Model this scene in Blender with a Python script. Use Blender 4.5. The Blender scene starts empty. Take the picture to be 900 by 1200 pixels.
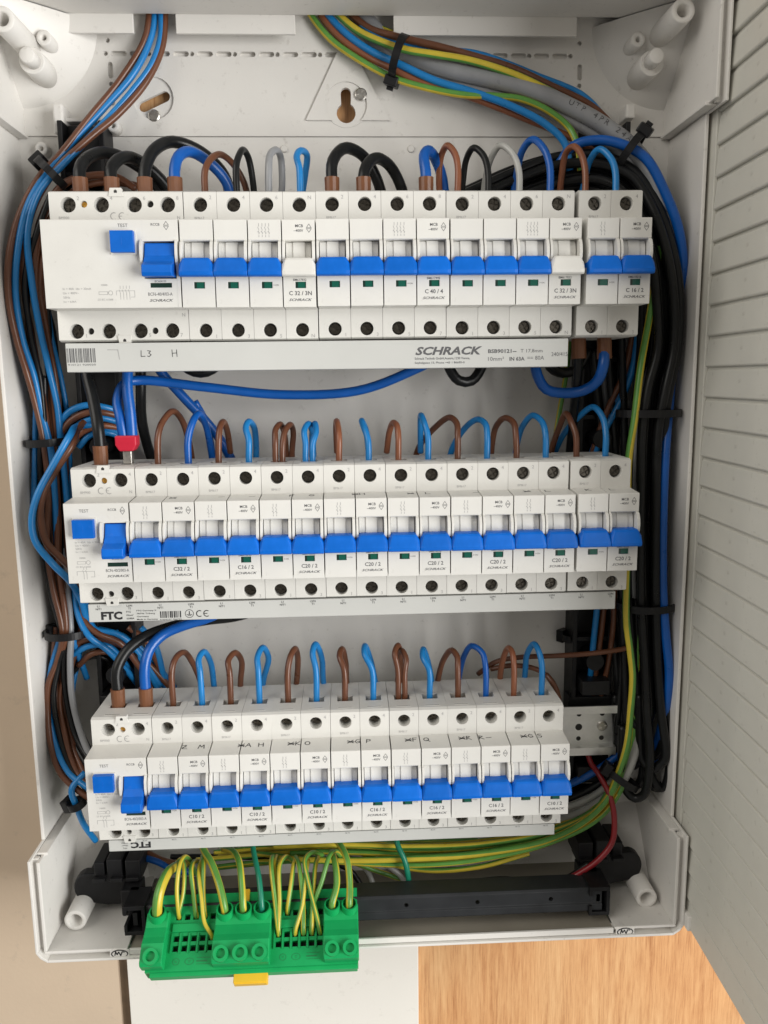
import bpy, bmesh, math, random
from mathutils import Vector, Matrix

random.seed(7)
S = 0.001                      # everything below is written in millimetres
scene = bpy.context.scene
COL = scene.collection

# ---------------------------------------------------------------- camera
cam_data = bpy.data.cameras.new('camera')
cam = bpy.data.objects.new('camera', cam_data)
COL.objects.link(cam)
scene.camera = cam
CAM_ROT = Matrix(((0.998772, 0.019842, -0.045397), (-0.048030, 0.162978, -0.985460), (-0.012154, 0.986430, 0.163731)))
cam.matrix_world = Matrix.Translation(Vector((155.79, -441.63, -60.60)) * S) @ CAM_ROT.to_4x4()
cam_data.sensor_fit = 'VERTICAL'
cam_data.sensor_height = 24.0
cam_data.lens = 24.0 * 943.01 / 1200.0
cam_data.clip_start = 0.005
cam_data.clip_end = 50.0

# ---------------------------------------------------------------- world and lamps
world = bpy.data.worlds.new('World')
scene.world = world
world.use_nodes = True
bg = world.node_tree.nodes['Background']
bg.inputs['Color'].default_value = (1.0, 0.955, 0.89, 1)
bg.inputs['Strength'].default_value = 0.27

def area_lamp(name, loc, target, sx, sy, power, color):
    d = bpy.data.lights.new(name, 'AREA')
    d.shape = 'RECTANGLE'; d.size = sx; d.size_y = sy; d.energy = power; d.color = color
    o = bpy.data.objects.new(name, d)
    COL.objects.link(o)
    o.location = loc
    o.rotation_euler = (Vector(target) - Vector(loc)).to_track_quat('-Z', 'Y').to_euler()
    return o

area_lamp('window_light', (1.24, -0.92, -0.2), (0.15, 0.0, -0.20), 0.9, 1.0, 32, (1.0, 0.99, 0.965))
area_lamp('fill_light', (-0.95, -0.85, 0.75), (0.15, 0.0, -0.25), 1.2, 1.2, 15, (1.0, 0.955, 0.88))  # added fill from the upper left, brightens the door and the taupe wall

scene.view_settings.view_transform = 'Standard'
scene.view_settings.look = 'None'
scene.view_settings.gamma = 1.0
scene.view_settings.use_curve_mapping = False
scene.view_settings.exposure = -0.06

# ---------------------------------------------------------------- materials
MATS = {}
def mat(name, col, rough=0.45, metal=0.0, grain=0.0, gscale=1500.0, vary=0.0, vscale=60.0, spec=0.5, coat=0.0, speck=0.0, sscale=260.0, each=0.0):
    m = bpy.data.materials.new(name)
    m.use_nodes = True
    nt = m.node_tree
    b = nt.nodes['Principled BSDF']
    b.inputs['Roughness'].default_value = rough
    b.inputs['Metallic'].default_value = metal
    b.inputs['Specular IOR Level'].default_value = spec
    b.inputs['Coat Weight'].default_value = coat
    tc = nt.nodes.new('ShaderNodeTexCoord')
    if vary > 0:
        n = nt.nodes.new('ShaderNodeTexNoise')
        n.inputs['Scale'].default_value = vscale
        n.inputs['Detail'].default_value = 5
        nt.links.new(tc.outputs['Object'], n.inputs['Vector'])
        r = nt.nodes.new('ShaderNodeValToRGB')
        r.color_ramp.elements[0].position = 0.3
        r.color_ramp.elements[1].position = 0.7
        r.color_ramp.elements[0].color = tuple(c * (1 - vary) for c in col) + (1,)
        r.color_ramp.elements[1].color = tuple(min(1, c * (1 + vary * 0.6)) for c in col) + (1,)
        nt.links.new(n.outputs['Fac'], r.inputs['Fac'])
        out = r.outputs['Color']
        if speck > 0:                                   # fine dust and small scuffs
            sn = nt.nodes.new('ShaderNodeTexNoise'); sn.inputs['Scale'].default_value = sscale; sn.inputs['Detail'].default_value = 6; sn.inputs['Roughness'].default_value = 0.7
            nt.links.new(tc.outputs['Object'], sn.inputs['Vector'])
            sr = nt.nodes.new('ShaderNodeValToRGB')
            sr.color_ramp.elements[0].position = 0.60; sr.color_ramp.elements[0].color = (0, 0, 0, 1)
            sr.color_ramp.elements[1].position = 0.74; sr.color_ramp.elements[1].color = (speck, speck, speck, 1)
            nt.links.new(sn.outputs['Fac'], sr.inputs['Fac'])
            mx = nt.nodes.new('ShaderNodeMixRGB')
            mx.inputs['Color2'].default_value = (0.26, 0.23, 0.19, 1)
            nt.links.new(sr.outputs['Color'], mx.inputs['Fac']); nt.links.new(out, mx.inputs['Color1'])
            out = mx.outputs['Color']
        if each > 0:                                    # every moulding a touch lighter or darker
            oi = nt.nodes.new('ShaderNodeObjectInfo')
            hr = nt.nodes.new('ShaderNodeMapRange'); hr.inputs['To Min'].default_value = 1 - each; hr.inputs['To Max'].default_value = 1 + each
            nt.links.new(oi.outputs['Random'], hr.inputs['Value'])
            hs = nt.nodes.new('ShaderNodeHueSaturation')
            nt.links.new(hr.outputs['Result'], hs.inputs['Value']); nt.links.new(out, hs.inputs['Color'])
            out = hs.outputs['Color']
        nt.links.new(out, b.inputs['Base Color'])
        mr = nt.nodes.new('ShaderNodeMapRange')
        mr.inputs['To Min'].default_value = max(0.05, rough - 0.1)
        mr.inputs['To Max'].default_value = min(1.0, rough + 0.12)
        nt.links.new(n.outputs['Fac'], mr.inputs['Value'])
        nt.links.new(mr.outputs['Result'], b.inputs['Roughness'])
    else:
        b.inputs['Base Color'].default_value = tuple(col) + (1,)
    if grain > 0:
        g = nt.nodes.new('ShaderNodeTexNoise')
        g.inputs['Scale'].default_value = gscale
        g.inputs['Detail'].default_value = 2
        nt.links.new(tc.outputs['Object'], g.inputs['Vector'])
        bp = nt.nodes.new('ShaderNodeBump')
        bp.inputs['Strength'].default_value = grain
        bp.inputs['Distance'].default_value = 0.0003
        nt.links.new(g.outputs['Fac'], bp.inputs['Height'])
        nt.links.new(bp.outputs['Normal'], b.inputs['Normal'])
    MATS[name] = m
    return m

mat('white_abs', (0.69, 0.68, 0.645), 0.42, grain=0.12, gscale=1800, vary=0.045, vscale=45, speck=0.22, sscale=240, each=0.03)
mat('box_plastic', (0.74, 0.72, 0.685), 0.5, grain=0.15, gscale=1200, vary=0.05, vscale=18, speck=0.35, sscale=170)
mat('door_plastic', (0.62, 0.61, 0.555), 0.55, grain=0.2, gscale=1400, vary=0.06, vscale=25, speck=0.4, sscale=150)
mat('bus_plastic', (0.555, 0.56, 0.54), 0.42, vary=0.03, vscale=30)
mat('toggle_blue', (0.0, 0.124, 0.56), 0.42, grain=0.10, gscale=1500, vary=0.10, vscale=160, spec=0.28, each=0.10, speck=0.10, sscale=330)
mat('green_window', (0.004, 0.10, 0.065), 0.25)
mat('dark_window', (0.008, 0.03, 0.022), 0.25)
mat('screw_dark', (0.12, 0.108, 0.09), 0.27, metal=1.0, vary=0.35, vscale=500)
mat('screw_zinc', (0.62, 0.60, 0.56), 0.3, metal=1.0, vary=0.2, vscale=300)
mat('brass', (0.75, 0.40, 0.08), 0.35, metal=0.9, vary=0.2, vscale=400)
mat('hole_dark', (0.03, 0.028, 0.026), 0.8)
mat('print_grey', (0.10, 0.10, 0.105), 0.6)
mat('print_pale', (0.36, 0.355, 0.35), 0.6)
mat('print_black', (0.02, 0.02, 0.022), 0.55)
mat('ink', (0.015, 0.015, 0.018), 0.6)
mat('cable_ink', (0.06, 0.06, 0.065), 0.6)
mat('rail_zinc', (0.86, 0.86, 0.84), 0.40, metal=0.9, grain=0.2, gscale=500, vary=0.10, vscale=120)
mat('black_plastic', (0.008, 0.008, 0.009), 0.45, spec=0.35, grain=0.15, gscale=900, vary=0.3, vscale=120)
mat('bar_plastic', (0.022, 0.024, 0.027), 0.42, spec=0.4, grain=0.12, gscale=900, vary=0.2, vscale=70)
mat('tie_black', (0.007, 0.007, 0.008), 0.4, spec=0.35)
mat('pe_green', (0.008, 0.345, 0.10), 0.42, grain=0.06, vary=0.07, vscale=80, spec=0.25)
mat('pe_print', (0.008, 0.19, 0.055), 0.4)
mat('foot_yellow', (0.78, 0.47, 0.02), 0.4, vary=0.05, vscale=80)
mat('wire_sky', (0.012, 0.20, 0.52), 0.30, vary=0.10, vscale=90)
mat('wire_blue', (0.002, 0.09, 0.39), 0.30, vary=0.10, vscale=90)
mat('wire_brown', (0.135, 0.050, 0.024), 0.30, vary=0.14, vscale=90)
mat('wire_terra', (0.24, 0.085, 0.04), 0.30, vary=0.14, vscale=90)
mat('wire_black', (0.009, 0.0095, 0.010), 0.30, vary=0.25, vscale=90, spec=0.3)
mat('wire_grey', (0.27, 0.275, 0.285), 0.30, vary=0.10, vscale=90)
mat('wire_pale', (0.42, 0.42, 0.40), 0.30, vary=0.10, vscale=90)
mat('wire_red', (0.25, 0.012, 0.018), 0.30, vary=0.12, vscale=90)
mat('wire_yellow', (0.60, 0.47, 0.045), 0.30, vary=0.10, vscale=90)
mat('wire_green', (0.11, 0.30, 0.055), 0.30, vary=0.12, vscale=90)
mat('wire_teal', (0.01, 0.20, 0.12), 0.30, vary=0.10, vscale=90)
mat('shaded_entry_plate', (0.27, 0.245, 0.20), 0.6, grain=0.15, gscale=900, vary=0.12, vscale=30)  # floor plastic darkened: the deep shade under the bar is in this colour
mat('ferrule_brown', (0.17, 0.066, 0.028), 0.34, vary=0.12, vscale=150)
mat('ferrule_red', (0.50, 0.010, 0.035), 0.4, vary=0.08, vscale=150)
mat('taupe_wall', (0.61, 0.485, 0.36), 0.75, grain=0.3, gscale=350, vary=0.07, vscale=9, speck=0.3, sscale=60)
mat('white_panel', (0.80, 0.775, 0.72), 0.55, grain=0.15, gscale=500, vary=0.03, vscale=9, speck=0.2, sscale=90)
mat('joint_brown', (0.20, 0.145, 0.095), 0.75, vary=0.25, vscale=60)

def wood(name):
    m = bpy.data.materials.new(name); m.use_nodes = True
    nt = m.node_tree; b = nt.nodes['Principled BSDF']
    tc = nt.nodes.new('ShaderNodeTexCoord')
    mp = nt.nodes.new('ShaderNodeMapping')
    mp.inputs['Scale'].default_value = (1.0, 1.0, 0.045)
    nt.links.new(tc.outputs['Object'], mp.inputs['Vector'])
    n1 = nt.nodes.new('ShaderNodeTexNoise'); n1.inputs['Scale'].default_value = 190; n1.inputs['Detail'].default_value = 7; n1.inputs['Roughness'].default_value = 0.65; n1.inputs['Distortion'].default_value = 0.6
    n2 = nt.nodes.new('ShaderNodeTexNoise'); n2.inputs['Scale'].default_value = 900; n2.inputs['Detail'].default_value = 8; n2.inputs['Roughness'].default_value = 0.75
    nt.links.new(mp.outputs['Vector'], n1.inputs['Vector'])
    nt.links.new(mp.outputs['Vector'], n2.inputs['Vector'])
    r = nt.nodes.new('ShaderNodeValToRGB')
    e = r.color_ramp.elements
    e[0].position = 0.36; e[0].color = (0.40, 0.185, 0.075, 1)
    e[1].position = 0.68; e[1].color = (0.76, 0.50, 0.26, 1)
    x = e.new(0.52); x.color = (0.64, 0.375, 0.18, 1)
    mx = nt.nodes.new('ShaderNodeMath'); mx.operation = 'MULTIPLY_ADD'
    mx.inputs[1].default_value = 0.60
    sub = nt.nodes.new('ShaderNodeMath'); sub.operation = 'MULTIPLY'; sub.inputs[1].default_value = 0.44
    nt.links.new(n1.outputs['Fac'], sub.inputs[0])
    nt.links.new(n2.outputs['Fac'], mx.inputs[0])
    nt.links.new(sub.outputs[0], mx.inputs[2])
    nt.links.new(mx.outputs[0], r.inputs['Fac'])
    n3 = nt.nodes.new('ShaderNodeTexNoise'); n3.inputs['Scale'].default_value = 14; n3.inputs['Detail'].default_value = 3
    m3 = nt.nodes.new('ShaderNodeMapping'); m3.inputs['Scale'].default_value = (1.0, 1.0, 0.3)
    nt.links.new(tc.outputs['Object'], m3.inputs['Vector']); nt.links.new(m3.outputs['Vector'], n3.inputs['Vector'])
    r3 = nt.nodes.new('ShaderNodeValToRGB'); r3.color_ramp.elements[0].position = 0.4; r3.color_ramp.elements[1].position = 0.62
    r3.color_ramp.elements[0].color = (0.95, 0.85, 0.78, 1); r3.color_ramp.elements[1].color = (1, 1, 1, 1)
    nt.links.new(n3.outputs['Fac'], r3.inputs['Fac'])
    mm = nt.nodes.new('ShaderNodeMixRGB'); mm.blend_type = 'MULTIPLY'; mm.inputs['Fac'].default_value = 1.0
    nt.links.new(r.outputs['Color'], mm.inputs['Color1']); nt.links.new(r3.outputs['Color'], mm.inputs['Color2'])
    nt.links.new(mm.outputs['Color'], b.inputs['Base Color'])
    b.inputs['Roughness'].default_value = 0.42
    bp = nt.nodes.new('ShaderNodeBump'); bp.inputs['Strength'].default_value = 0.15; bp.inputs['Distance'].default_value = 0.0004
    nt.links.new(n2.outputs['Fac'], bp.inputs['Height'])
    nt.links.new(bp.outputs['Normal'], b.inputs['Normal'])
    MATS[name] = m
wood('wood_wall')

# ---------------------------------------------------------------- mesh helpers
class MB:
    """Collects geometry in millimetres; build() links it as one mesh object."""
    def __init__(s):
        s.v = []; s.f = []; s.mi = []; s.cur = 0
    def add(s, verts, faces):
        o = len(s.v)
        s.v.extend(tuple(p) for p in verts)
        for f in faces:
            s.f.append(tuple(i + o for i in f)); s.mi.append(s.cur)
        return s
    def box(s, x0, x1, y0, y1, z0, z1):
        V = [(x, y, z) for x in (x0, x1) for y in (y0, y1) for z in (z0, z1)]
        return s.add(V, [(0, 1, 3, 2), (4, 6, 7, 5), (0, 4, 5, 1), (2, 3, 7, 6), (0, 2, 6, 4), (1, 5, 7, 3)])
    def prism_x(s, prof, x0, x1):            # prof: list of (y, z)
        n = len(prof)
        V = [(x0, y, z) for y, z in prof] + [(x1, y, z) for y, z in prof]
        F = [tuple(range(n - 1, -1, -1)), tuple(range(n, 2 * n))]
        F += [(i, (i + 1) % n, n + (i + 1) % n, n + i) for i in range(n)]
        return s.add(V, F)
    def prism_y(s, prof, y0, y1):            # prof: list of (x, z)
        n = len(prof)
        V = [(x, y0, z) for x, z in prof] + [(x, y1, z) for x, z in prof]
        F = [tuple(range(n)), tuple(range(2 * n - 1, n - 1, -1))]
        F += [(i, n + i, n + (i + 1) % n, (i + 1) % n) for i in range(n)]
        return s.add(V, F)
    def prism_z(s, prof, z0, z1):            # prof: list of (x, y)
        n = len(prof)
        V = [(x, y, z0) for x, y in prof] + [(x, y, z1) for x, y in prof]
        F = [tuple(range(n - 1, -1, -1)), tuple(range(n, 2 * n))]
        F += [(i, (i + 1) % n, n + (i + 1) % n, n + i) for i in range(n)]
        return s.add(V, F)
    def loft(s, rings):
        n = len(rings[0]); V = [p for r in rings for p in r]; F = []
        F.append(tuple(range(n - 1, -1, -1)))
        for k in range(len(rings) - 1):
            for i in range(n):
                j = (i + 1) % n
                F.append((k * n + i, k * n + j, (k + 1) * n + j, (k + 1) * n + i))
        F.append(tuple((len(rings) - 1) * n + i for i in range(n)))
        return s.add(V, F)
    def cyl(s, c, axis, r0, r1, L, n=20, hole=0.0, hole_depth=None):
        c = Vector(c); a = Vector(axis).normalized()
        u = a.orthogonal().normalized(); w = a.cross(u)
        def ring(r, t): return [c + a * t + (u * math.cos(2 * math.pi * i / n) + w * math.sin(2 * math.pi * i / n)) * r for i in range(n)]
        if not hole:
            return s.loft([ring(r0, 0), ring(r1, L)])
        d = hole_depth if hole_depth else L * 0.8
        R = [ring(r0, 0), ring(r1, L), ring(hole, L), ring(hole * 0.95, L - d)]
        return s.loft(R)
    def plate_y(s, x0, x1, z0, z1, y, holes, depth, n=20):
        """Plate facing -Y at y with one circular hole (cx, cz, r) and a blind bore; no holes: plain quad."""
        if not holes:
            return s.add([(x0, y, z0), (x1, y, z0), (x1, y, z1), (x0, y, z1)], [(0, 1, 2, 3)])
        cx, cz, r = holes
        ring = [(cx + r * math.cos(2 * math.pi * i / n), cz + r * math.sin(2 * math.pi * i / n)) for i in range(n)]
        outer = []
        for (px, pz) in ring:
            dx, dz = px - cx, pz - cz
            t = min(((x1 - cx) / dx if dx > 1e-9 else (x0 - cx) / dx if dx < -1e-9 else 1e9),
                    ((z1 - cz) / dz if dz > 1e-9 else (z0 - cz) / dz if dz < -1e-9 else 1e9))
            outer.append((cx + dx * t, cz + dz * t))
        V = [(a, y, b) for a, b in outer] + [(a, y, b) for a, b in ring] + [(a, y + depth, b) for a, b in ring]
        F = []
        for i in range(n):
            j = (i + 1) % n
            F.append((i, j, n + j, n + i))
            F.append((n + i, n + j, 2 * n + j, 2 * n + i))
            # fill the rectangle corner between two rim points on different sides
            (ax, az), (bx, bz) = outer[i], outer[j]
            if abs(ax - bx) > 1e-6 and abs(az - bz) > 1e-6:
                kx = x1 if max(abs(ax - x1), abs(bx - x1)) < max(abs(ax - x0), abs(bx - x0)) and (abs(ax - x1) < 1e-6 or abs(bx - x1) < 1e-6) else x0
                kz = z1 if (abs(az - z1) < 1e-6 or abs(bz - z1) < 1e-6) else z0
                V.append((kx, y, kz)); F.append((i, len(V) - 1, j))
        F.append(tuple(2 * n + i for i in range(n)))
        return s.add(V, F)
    def rect_pit(s, org, eu, ev, en, U, Vv, hole, depth):
        """Rectangle U x Vv at org (axes eu, ev, outward normal en) with a rectangular pit."""
        org, eu, ev, en = Vector(org), Vector(eu), Vector(ev), Vector(en)
        us = [0, hole[0], hole[1], U]; vs = [0, hole[2], hole[3], Vv]
        V = [org + eu * a + ev * b for b in vs for a in us]
        F = []
        for j in range(3):
            for i in range(3):
                if i == 1 and j == 1: continue
                a = j * 4 + i; F.append((a, a + 1, a + 5, a + 4))
        k = len(V); base = [5, 6, 10, 9]
        V += [V[q] - en * depth for q in base]
        for q in range(4):
            F.append((base[q], base[(q + 1) % 4], k + (q + 1) % 4, k + q))
        F.append((k, k + 1, k + 2, k + 3))
        return s.add(V, F)
    def mesh(s, name, mats, smooth=False, weld=False, bevel=0.0, seg=2):
        me = bpy.data.meshes.new(name)
        bm = bmesh.new()
        bv = [bm.verts.new((p[0] * S, p[1] * S, p[2] * S)) for p in s.v]
        for f, m in zip(s.f, s.mi):
            try:
                fc = bm.faces.new([bv[i] for i in f]); fc.material_index = m; fc.smooth = smooth
            except ValueError:
                pass
        if weld: bmesh.ops.remove_doubles(bm, verts=bm.verts, dist=0.00001)
        bmesh.ops.recalc_face_normals(bm, faces=bm.faces)
        if bevel > 0:
            E = [e for e in bm.edges if len(e.link_faces) == 2 and e.calc_face_angle(0) > 0.6]
            bmesh.ops.bevel(bm, geom=E, offset=bevel * S, segments=seg, profile=0.5, affect='EDGES', clamp_overlap=True)
        bm.to_mesh(me); bm.free()
        for m in (mats if isinstance(mats, (list, tuple)) else [mats]):
            me.materials.append(MATS[m])
        return me
    def build(s, name, mats, parent=None, loc=(0, 0, 0), **k):
        return put(name, s.mesh(name, mats, **k), parent, loc)

def put(name, me, parent=None, loc=(0, 0, 0)):
    o = bpy.data.objects.new(name, me)
    COL.objects.link(o)
    o.location = Vector(loc) * S
    if parent is not None: o.parent = parent
    return o

def empty(name, loc):
    o = bpy.data.objects.new(name, None)
    o.empty_display_size = 0.01
    COL.objects.link(o)
    o.location = Vector(loc) * S
    return o

def tag(o, label, cat=None, group=None, kind=None):
    if label: o['label'] = label
    if cat: o['category'] = cat
    if group: o['group'] = group
    if kind: o['kind'] = kind
    return o

# ---- lettering (Blender's built-in font turned into flat mesh)
_tc = {}
def glyphs(txt, bold=0.0, shear=0.0, spacing=1.0):
    key = (txt, bold, shear, spacing)
    if key not in _tc:
        cu = bpy.data.curves.new('t', 'FONT')
        cu.body = txt; cu.size = 1.0; cu.align_x = 'CENTER'; cu.align_y = 'CENTER'
        cu.offset = bold; cu.shear = shear; cu.resolution_u = 2; cu.space_character = spacing
        ob = bpy.data.objects.new('t', cu)
        COL.objects.link(ob)
        dg = bpy.context.evaluated_depsgraph_get()
        me = bpy.data.meshes.new_from_object(ob.evaluated_get(dg))
        V = [tuple(v.co) for v in me.vertices]; F = [tuple(p.vertices) for p in me.polygons]
        bpy.data.objects.remove(ob); bpy.data.curves.remove(cu); bpy.data.meshes.remove(me)
        if V:
            zs = [v[1] for v in V]; xs = [v[0] for v in V]
            _tc[key] = (V, F, min(xs), max(xs), min(zs), max(zs))
        else:
            _tc[key] = ([], [], 0, 1, 0, 1)
    return _tc[key]

def text(mb, txt, x, z, y, w=None, h=None, bold=0.0, shear=0.0, rot=False, left=False, spacing=1.0):
    """Text centred (or left-set) at x, z on the plane Y = y facing -Y, fitted to width w and/or height h."""
    V, F, a, b, c, d = glyphs(txt, bold, shear, spacing)
    if not V: return
    sx = w / (b - a) if w else None; sz = h / (d - c) if h else None
    if sx is None: sx = sz
    if sz is None: sz = sx
    out = []
    for p in V:
        px = (p[0] - (a if left else (a + b) / 2)) * sx; pz = (p[1] - (c + d) / 2) * sz
        if rot: px, pz = -px, -pz
        out.append((x + px, y, z + pz))
    mb.add(out, F)

def stroke(mb, pts, y, w=0.35, plane='xz', const=None):
    """Flat ribbon along a polyline; plane 'xz' at Y=y (facing -Y) or 'xy' at Z=y (facing up)."""
    for (a, b) in zip(pts[:-1], pts[1:]):
        d = Vector((b[0] - a[0], b[1] - a[1])); L = d.length
        if L < 1e-6: continue
        d /= L; n = Vector((-d.y, d.x)) * w / 2; e = d * w * 0.3
        q = [Vector(a) - e - n, Vector(b) + e - n, Vector(b) + e + n, Vector(a) - e + n]
        mb.add([(p.x, y, p.y) if plane == 'xz' else (p.x, p.y, y) for p in q], [(0, 1, 2, 3)])

# ---- wires
def smooth_path(P, step=2.5):
    P = [Vector(p) for p in P]
    if len(P) < 3: return P
    out = []
    Q = [P[0] * 2 - P[1]] + P + [P[-1] * 2 - P[-2]]
    for i in range(1, len(Q) - 2):
        p0, p1, p2, p3 = Q[i - 1], Q[i], Q[i + 1], Q[i + 2]
        t0 = 0; t1 = t0 + max((p1 - p0).length, 1e-3) ** 0.5; t2 = t1 + max((p2 - p1).length, 1e-3) ** 0.5; t3 = t2 + max((p3 - p2).length, 1e-3) ** 0.5
        n = max(2, int((p2 - p1).length / step))
        for k in range(n):
            t = t1 + (t2 - t1) * k / n
            A1 = p0 * ((t1 - t) / (t1 - t0)) + p1 * ((t - t0) / (t1 - t0))
            A2 = p1 * ((t2 - t) / (t2 - t1)) + p2 * ((t - t1) / (t2 - t1))
            A3 = p2 * ((t3 - t) / (t3 - t2)) + p3 * ((t - t2) / (t3 - t2))
            B1 = A1 * ((t2 - t) / (t2 - t0)) + A2 * ((t - t0) / (t2 - t0))
            B2 = A2 * ((t3 - t) / (t3 - t1)) + A3 * ((t - t1) / (t3 - t1))
            out.append(B1 * ((t2 - t) / (t2 - t1)) + B2 * ((t - t1) / (t2 - t1)))
    out.append(P[-1])
    return out

def tube(mb, path, r, n=10, stripe=None, twist=0.0, phase=0.0):
    """Sweep; stripe = share of the way round that takes material 1 on both flanks."""
    path = [Vector(p) for p in path]
    m = len(path)
    tang = [(path[min(i + 1, m - 1)] - path[max(i - 1, 0)]).normalized() for i in range(m)]
    u = tang[0].orthogonal().normalized()
    o = len(mb.v); s = 0.0
    for i in range(m):
        t = tang[i]
        u = (u - t * u.dot(t)).normalized(); w = t.cross(u)
        if i: s += (path[i] - path[i - 1]).length
        for k in range(n):
            a = 2 * math.pi * k / n + phase + twist * s
            mb.v.append(tuple(path[i] + (u * math.cos(a) + w * math.sin(a)) * r))
    for i in range(m - 1):
        for k in range(n):
            j = (k + 1) % n
            mb.f.append((o + i * n + k, o + i * n + j, o + (i + 1) * n + j, o + (i + 1) * n + k))
            mb.mi.append(1 if stripe and (k % (n // 2)) < stripe * n / 2 else 0)
    mb.f.append(tuple(o + k for k in range(n - 1, -1, -1))); mb.mi.append(0)
    mb.f.append(tuple(o + (m - 1) * n + k for k in range(n))); mb.mi.append(0)

CNAME = {'sky': 'blue', 'blue': 'blue', 'brown': 'brown', 'terra': 'brown', 'black': 'black', 'grey': 'grey', 'pale': 'grey', 'red': 'red', 'gy': 'green_yellow', 'teal': 'green'}
def wire(color, r, path, label, group=None, ferrule=None, name=None, raw=False):
    mb = MB()
    if not raw:
        jit = 0.5 if r < 2.6 else 0.35
        path = [Vector(p) + (Vector((random.uniform(-jit, jit), random.uniform(-jit, jit), random.uniform(-jit, jit))) if 2 < i < len(path) - 1 else Vector((0, 0, 0))) for i, p in enumerate(path)]
    pts = smooth_path(path, max(1.6, r * 0.9)) if not raw else path
    n = 12 if r > 2.5 else 10
    if color == 'gy':
        tube(mb, pts, r, 12, stripe=random.choice((0.34, 0.5, 0.5, 0.67)), twist=random.uniform(-0.012, 0.012), phase=random.uniform(0, 6.28))
        mats = ['wire_yellow', 'wire_green']
    else:
        tube(mb, pts, r, n)
        mats = ['wire_' + color]
    nm = name or (CNAME[color] + ('_cable' if r > 2.6 else '_wire'))
    o = mb.build(nm, mats, smooth=True)
    tag(o, label, 'cable' if r > 2.6 else 'wire', group)
    if ferrule:                                       # (material, length) at the first end of the path
        m, L, rr = ferrule
        fb = MB()
        a = Vector(pts[0]); b = a + (Vector(pts[2]) - a).normalized() * L
        ax = (b - a).normalized()
        u = ax.orthogonal().normalized(); w = ax.cross(u)
        def ring(t, q): return [a + ax * t + (u * math.cos(2 * math.pi * i / 14) + w * math.sin(2 * math.pi * i / 14)) * q for i in range(14)]
        fb.loft([ring(0, rr * 0.72), ring(2.0, rr * 0.9), ring(2.6, rr), ring(L, rr * 1.06), ring(L + 0.01, rr * 0.6)])
        fb.build('ferrule', m, o, smooth=False, bevel=0.0)
    return o

# ================================================================ setting: what the box hangs on
def sheet(name, x0, x1, z0, z1, y, t, m):
    return MB().box(x0, x1, y, y + t, z0, z1).build(name, m)
tag(sheet('wall', -12.5, 1100, -1100, 900, 101, 3, 'wood_wall'), 'wood grained wall board behind and below the box', kind='structure')
tag(sheet('wall', -1100, -20.0, -1100, 900, 98, 6, 'taupe_wall'), 'plain taupe wall panel left of the box', kind='structure')
tag(sheet('wall_joint', -20.0, -12.5, -1100, 900, 102, 2, 'joint_brown'), 'narrow brown joint between the wall panels', kind='structure')
wp = MB().box(-12.2, 202, 94.5, 100.6, -1000, -428).build('white_panel', 'white_panel', bevel=0.5)
tag(wp, 'plain white wall panel below the box, left of the wood', 'panel')

# ================================================================ the enclosure
BX = empty('distribution_box', (162, 92, -417))
BOX = 'box_plastic'
def part(mb, name, m=BOX, parent=BX, **k):
    o = mb.build(name, m, None, **k)
    o.parent = parent
    o.matrix_parent_inverse = Matrix.Translation(-parent.location)
    return o
def carve(o, mb):
    """Cut the solids in mb out of o (applied at once)."""
    c = mb.build('cutter', BOX)
    md = o.modifiers.new('cut', 'BOOLEAN'); md.object = c; md.operation = 'DIFFERENCE'; md.solver = 'EXACT'
    dg = bpy.context.evaluated_depsgraph_get()
    me = bpy.data.meshes.new_from_object(o.evaluated_get(dg))
    o.modifiers.clear(); old = o.data; o.data = me
    bpy.data.meshes.remove(old)
    cm = c.data; bpy.data.objects.remove(c); bpy.data.meshes.remove(cm)

XL, XR = -43.0, 367.0          # outer faces of the side walls
ZT, ZB = 153.0, -417.0
# back panel of the middle section
bpm = part(MB().box(XL + 2, XR - 2, 93.2, 96.2, -349, 88.4), 'back_panel')
# back walls of the end caps
bpt = part(MB().box(XL + 2, XR - 2, 92.0, 96.0, 88.6, ZT + 5), 'back_panel')
cut = MB()
def slot_h(x0, x1, z, h): cut.prism_y([(x0 + h / 2 + (-h / 2) * math.cos(a), z + (h / 2) * math.sin(a)) for a in [math.pi * (-0.5 + k / 6) for k in range(7)]][::1] + [(x1 - h / 2 + (h / 2) * math.cos(a), z + (h / 2) * math.sin(a)) for a in [math.pi * (0.5 - k / 6) for k in range(7)]], 90, 95.4)
def slot_v(x, z0, z1, w): cut.prism_y([(x + (w / 2) * math.cos(a), z1 - w / 2 + (w / 2) * math.sin(a)) for a in [math.pi * k / 6 for k in range(7)]] + [(x + (w / 2) * math.cos(a), z0 + w / 2 + (w / 2) * math.sin(a)) for a in [math.pi + math.pi * k / 6 for k in range(7)]], 90, 95.4)
x = 15.0
while x < 306:
    cut.cyl((x, 90, 135.6), (0, 1, 0), 1.4, 1.4, 5.4, 12)
    for q in (3.0, 14.4):
        if x + q + 10 < 306: slot_h(x + q, x + q + 9.6, 135.6, 3.0)
    x += 25.9
for xx in (17.3, 306.0):
    cut.cyl((xx - 0.6, 90, 143.0), (0, 1, 0), 1.4, 1.4, 5.4, 12)
    slot_v(xx, 121.5, 131.0, 3.0); cut.cyl((xx, 90, 118.4), (0, 1, 0), 1.4, 1.4, 5.4, 12); slot_v(xx, 106.0, 115.5, 3.0); slot_v(xx, 95, 104, 3.0)
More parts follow.
